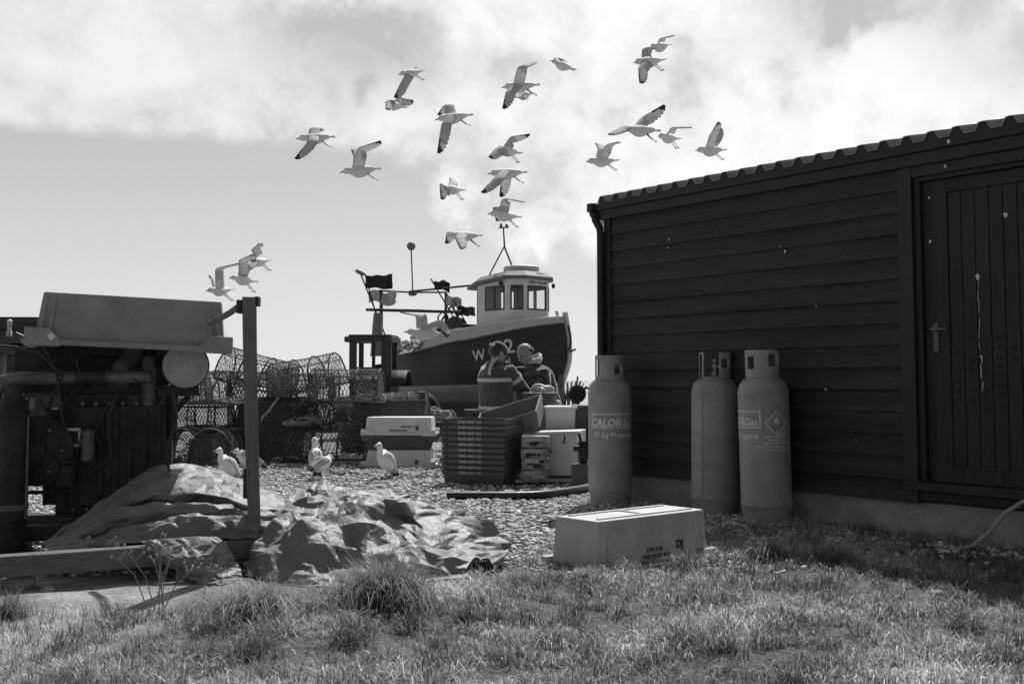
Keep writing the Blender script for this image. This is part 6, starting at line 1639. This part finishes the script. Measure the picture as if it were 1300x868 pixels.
def gull_bits(t, H, T, up, org, tail_w=.14, legs=True, lat=None):
    H, T = Vector(H), Vector(T); ax = (T - H); L = ax.length; d = ax / L; lat = d.cross(up).normalized(); upv = lat.cross(d).normalized()
    if upv.dot(up) < 0: upv = -upv
    def pt(u, o=0.0): return H + ax * u + upv * o - org
    b = MB()
    pr = [(.085, .004, .012), (.10, .004, .026), (.14, .010, .040), (.19, .012, .043), (.24, .006, .042), (.30, -.004, .054), (.38, -.016, .070), (.48, -.020, .074), (.58, -.016, .068), (.68, -.006, .052), (.78, .004, .034), (.86, .006, .022)]
    rows = []
    for u, o, r in pr:
        r *= 1.14 * L / .58
        rows.append([pt(u, o) + lat * math.cos(a) * r * .92 + upv * math.sin(a) * r for a in [2 * math.pi * k / 14 for k in range(14)]])
    b.grid(rows, cv=True); b.add(rows[0], [tuple(reversed(range(14)))]); b.add(rows[-1], [tuple(range(14))])
    bd = b.build('body', M['gull_white'], t, smooth=180)
    b = MB(); b.tube([pt(.095, .004), pt(.06, 0), pt(.02, -.004), pt(0, -.014)], [.014, .0115, .009, .003], 8); b.build('bill', M['gull_bill'], t)
    b = MB()
    for s in (-1, 1): b.ball(pt(.135, .016) + lat * s * .033, .006, 8, 6)
    b.build('eye', M['ink'], t)
    b = MB(); rows = []
    for i in range(6):
        v = i / 5; wd = .022 + (tail_w / 2 - .022) * v
        rows.append([pt(.80 + .20 * v, .004) + lat * wd * q * (1 - .08 * abs(q) * v) + ax * (.02 * (1 - abs(q)) * v) for q in [-1 + k / 4 for k in range(9)]])
    b.grid(rows); b.build('tail', M['gull_white'], t, smooth=180, solid=.008)
    if legs:
        for s in (-1, 1):
            b = MB(); p0 = pt(.66, -.05) + lat * s * .025; p1 = p0 + d * .05 - upv * .045; p2 = p1 + d * .045 - upv * .035
            b.tube([p0, p1, p2], [.008, .0055, .005], 6); b.add([p2, p2 + d * .05 - upv * .03 + lat * .02, p2 + d * .055 - upv * .035, p2 + d * .05 - upv * .03 - lat * .02, p2 + upv * .006], [(0, 1, 2), (0, 2, 3), (4, 2, 1), (4, 3, 2)])
            b.build('leg', M['gull_leg'], t)
    return pt, d, lat, upv, L
def gull(hx, tx, near, far, label, Y=None, legs=True, yaw=0.0, up_px=(0, -1), chord=.165):
    lpx = math.dist(hx, tx)
    if Y is None: Y = min(19.5, max(12.5, FPX * .56 / lpx))
    H, T = at(*hx, Y), at(*tx, Y)
    need = .56 ** 2 - (H - T).length ** 2
    if need > 0: T = at(*tx, Y + math.copysign(min(math.sqrt(need), .42), yaw if yaw else 1) * (1 if yaw or need > .02 else 0))
    org = (H + T) / 2
    t = thing('gull', label, 'gull', tuple(org), 0, 'gulls in flight')
    up = Vector((0, 0, 1)); pt, d, lat, upv, L = gull_bits(t, H, T, up, org, legs=legs)
    if lat.y > 0: lat = -lat              # lat now points to the camera side
    for side, wsp in ((1, near), (-1, far)):
        if wsp is None: continue
        (wx, wy), (tx2, ty2) = wsp
        S = pt(.30, .022) + org + lat * side * .03
        def place(a, px, py, target):
            q = at(px, py, a.y); pl = (q - a).length
            dy = math.sqrt(max(0, target ** 2 - pl ** 2)) * .9
            dy = min(dy, target * .9); return at(px, py, a.y - side * dy)
        Wr = place(S, wx, wy, .27); Tp = place(Wr, tx2, ty2, .36)
        feathered_wing(S, Wr, Tp, d, upv, t, org, chord, 'wing', 0)
    return t
gull((375.6, 176.2), (425, 174), ((391, 179), (374, 201)), ((393, 163), (404, 167)), 'leftmost gull of the high flock, near wing swept straight down')
gull((431.6, 218.5), (483.5, 214.4), ((453, 188), (482, 179)), ((449, 200), (446, 191)), 'gull in profile, both wings raised above a long white body, left of the flock')
gull((506, 94.6), (537.7, 90.6), ((508, 106), (500, 123.4)), ((522, 91), (528, 85)), 'upper gull of the stacked pair at top left, its wing reaching down')
gull((488, 130), (516, 137), ((491, 127), (489, 138)), ((508, 123), (524, 127)), 'lower smaller gull of the stacked pair at the top left', legs=False, yaw=1)
gull((552, 152), (600, 146), ((560, 159), (555, 194)), ((563, 134), (555, 146)), 'large gull with near wing hanging straight down, far wing folded over its head')
gull((636.7, 111), (684.7, 108), ((642, 117), (637.5, 138)), ((657, 85), (678, 78.5)), 'gull with one wing high and one low, a second gull tucked beneath it')
gull((652, 121), (677, 119), ((655, 118), (648, 123)), ((660, 116), (668, 113)), 'gull half hidden beneath a larger one, only its rump and tail clear', 18.5, False, 1)
gull((698.5, 76.6), (729.6, 89.4), ((703, 73), (706, 79)), ((711, 79), (720, 84)), 'small distant gull seen edge-on with its wings closed at the top middle', 18.8, False, 1)
gull((825, 60.4), (850.5, 57.6), ((836.7, 50), (853, 46)), ((833, 55), (829, 60)), 'highest small gull at the top right just above another', 19.2, False, 1)
gull((804, 79.4), (843.6, 76.6), ((809.7, 87), (811.5, 105.3)), ((815, 62), (828, 63)), 'gull with fanned tail and near wing pointing down, just below the highest one', 16.5)
gull((787, 163.5), (838.4, 166.5), ((788, 161), (771.4, 170.6)), ((814, 149), (842.6, 132.6)), 'broadest gull on the right, wings spread in a shallow V')
gull((835, 172.4), (862, 177), ((852, 162), (876.4, 162)), ((840, 170), (836, 175)), 'smaller gull tucked behind the tail of the broad-winged one', 18.0, True, 1)
gull((743.4, 205.2), (785, 203.8), ((769, 184), (783.5, 180.7)), ((759, 190), (755.5, 182)), 'gull with both short wings lifted, lowest of the right-hand group', 17.5)
gull((882.7, 190.7), (921, 190.7), ((900, 173), (910.5, 156)), ((903, 176), (914, 162)), 'rightmost gull above the hut roof, wings held straight up', 17.5)
gull((629, 188), (661, 195), ((630, 187), (620, 198.6)), ((648, 173.4), (672.6, 170)), 'gull in the middle of the flock with wings in a flat M', 17.5)
gull((619, 220.5), (669, 219), ((627, 226), (610.5, 244)), ((636, 226), (634, 249.4)), 'gull with both wings beating down and dark wing tips, above the boat mast', 16.0)
gull((619, 271), (661, 276), ((637, 252), (665, 257)), ((625, 263), (630, 281)), 'gull just above the tip of the boat mast', 16.8)
gull((560, 238), (589, 242), ((558, 232), (559, 252)), ((570, 232), (571, 226)), 'small gull turned away with one bent wing hanging, left of the mast', 18.0, True, 1)
gull((566, 299), (612, 299.5), ((577, 302), (584, 316)), ((567, 295), (564.8, 309)), 'gull gliding low over the boat with both wings drooping', 16.2)
gull((261.5, 369), (296, 368), ((273, 341), (301, 335)), ((268, 356.5), (264.5, 350)), 'lowest of the three gulls beside the timber post, legs dangling', 16.0)
gull((290.7, 352), (326, 358), ((303, 330), (318.6, 323.6)), ((308, 334), (323, 329)), 'middle of the three gulls beside the timber post', 16.5)
gull((314, 332), (343, 331), ((319, 317), (327.5, 310)), None, 'rearmost of the three gulls beside the timber post', 17.5, True, 1)
gull((756, 284), (782, 288), ((759, 275), (748, 272)), None, 'gull mostly hidden behind the corner of the black hut', 17.0, False, 1)
gull((512.5, 421), (565, 425), ((548, 409), (566, 428)), ((528, 401), (508, 397)), 'gull flying in front of the stern of the boat', 15.4, False)

# standing gulls
def standing(loc, yaw, label, neck=1.0, k=1.0, look=0.0, lean=18):
    t = thing('gull', label, 'gull', loc, yaw, 'gulls standing on the shingle')
    t.scale = (k, k, k)
    b = MB(); up = Vector((0, 0, 1))   # local: bird faces -x
    ca, sa = math.cos(R(lean)), math.sin(R(lean)); ax = Vector((ca, 0, -sa)); nu = Vector((sa, 0, ca)); C_ = Vector((0, 0, .165))
    secs = [(C_ + ax * u + nu * o, r, r * .95) for u, o, r in ((-.155, .03, .03), (-.13, .02, .055), (-.08, .0, .078), (-.01, -.01, .085), (.06, -.006, .072), (.12, .004, .048), (.17, .01, .026))]
    rows = []
    def ring(c, rl, rv, n_): return [c + Vector((0, 1, 0)) * math.cos(a) * rl + n_ * math.sin(a) * rv for a in [2 * math.pi * i / 14 for i in range(14)]]
    hd = C_ + Vector((-.125 - .03 * (1 - neck), 0, .06 + .14 * neck))
    nk = [(hd + Vector((-.035, 0, -.008)), .012), (hd + Vector((-.028, 0, -.004)), .026), (hd, .035), (hd + Vector((.016, 0, -.02)), .036), (hd + Vector((.02, 0, -.06 * neck - .01)), .033), (hd + Vector((.025, 0, -.10 * neck - .02)), .042)]
    for c, r in nk: rows.append(ring(c, r, r, Vector((.35, 0, .94)).normalized() if c.z > hd.z - .03 else Vector((.85, 0, .5)).normalized()))
    for c, rl, rv in secs[1:]: rows.append(ring(c, rl, rv, nu))
    b.grid(rows, cv=True); b.add(rows[0], [tuple(reversed(range(14)))]); b.add(rows[-1], [tuple(range(14))]); b.build('body', M['gull_white'], t, smooth=180)
    b = MB(); b.tube([hd + Vector((-.03, 0, -.006)), hd + Vector((-.06, 0, -.010)), hd + Vector((-.082, 0, -.022))], [.012, .009, .003], 8); b.build('bill', M['gull_bill'], t)
    b = MB()
    for s in (-1, 1): b.ball(hd + Vector((-.014, s * .031, .006)), .005, 8, 6)
    b.build('eye', M['ink'], t)
    for s in (-1, 1):
        b = MB(); rows = []
        for i in range(11):
            u = i / 10; c = C_ + ax * (-.10 + .33 * u) + nu * (.035 - .03 * u) ; hw = .062 * math.sin(math.pi * min(1, .12 + .88 * (1 - u) ** .8 * .95 + .02)) + .006
            hw = (.066 * (1 - u ** 2.2) * min(1, .45 + u * 2.2)) + .005
            off_ = .072 * (1 - .75 * u) * min(1, .7 + u)
            rows.append([c + nu * hw * q + Vector((0, s, 0)) * (off_ + .018 * (1 - q * q) - .02 * max(0, q)) for q in [-1 + .25 * k_ for k_ in range(9)]])
        b.grid(rows); b.V = b.V; mi = [1 if i // 8 >= 8 else 0 for i in range(len(b.F))]; b.I = mi
        b.build('wing', [M['gull_mantle'], M['gull_tip']], t, smooth=180, solid=.012)
    b = MB(); rows = [[C_ + ax * (.12 + .12 * v) + nu * .008 + Vector((0, (.022 + .018 * v) * q, 0)) for q in (-1, -.5, 0, .5, 1)] for v in (0, .5, 1)]; b.grid(rows); b.build('tail', M['gull_white'], t, smooth=180, solid=.01)
    for s in (-1, 1):
        b = MB(); p = Vector((.02, s * .03, .1)); b.tube([p, Vector((.025, s * .032, .06)), Vector((.018, s * .032, .012))], [.009, .005, .0055], 6); b.add([(.02, s * .032, .012), (-.03, s * .032 - .022, .002), (-.038, s * .032, .002), (-.03, s * .032 + .022, .002), (.022, s * .032, .004)], [(0, 1, 2), (0, 2, 3), (4, 2, 1), (4, 3, 2)]); b.build('leg', M['gull_leg'], t)
    return t
def g_(px, py): p = ground_at(px, py); return (p.x, p.y, gz(p.x, p.y) + .008)
standing(g_(491, 606), R(52), 'gull standing in front of the stacked white fish boxes, looking left', .95, .97, lean=46)
standing(g_(401, 603), R(-70), 'gull with its neck stretched up, standing behind another gull near the pots', 1.25, .95, lean=52)
standing(g_(407, 609), R(235), 'gull facing away in front of the long-necked one', .2, .88, lean=14)
standing(g_(290, 612), R(48), 'gull half hidden behind the left tarpaulin, left of the post', .95, .92, lean=44)
standing(g_(316, 603), R(4), 'gull hidden behind the timber post with only its dark tail showing', .3, .95, lean=24)
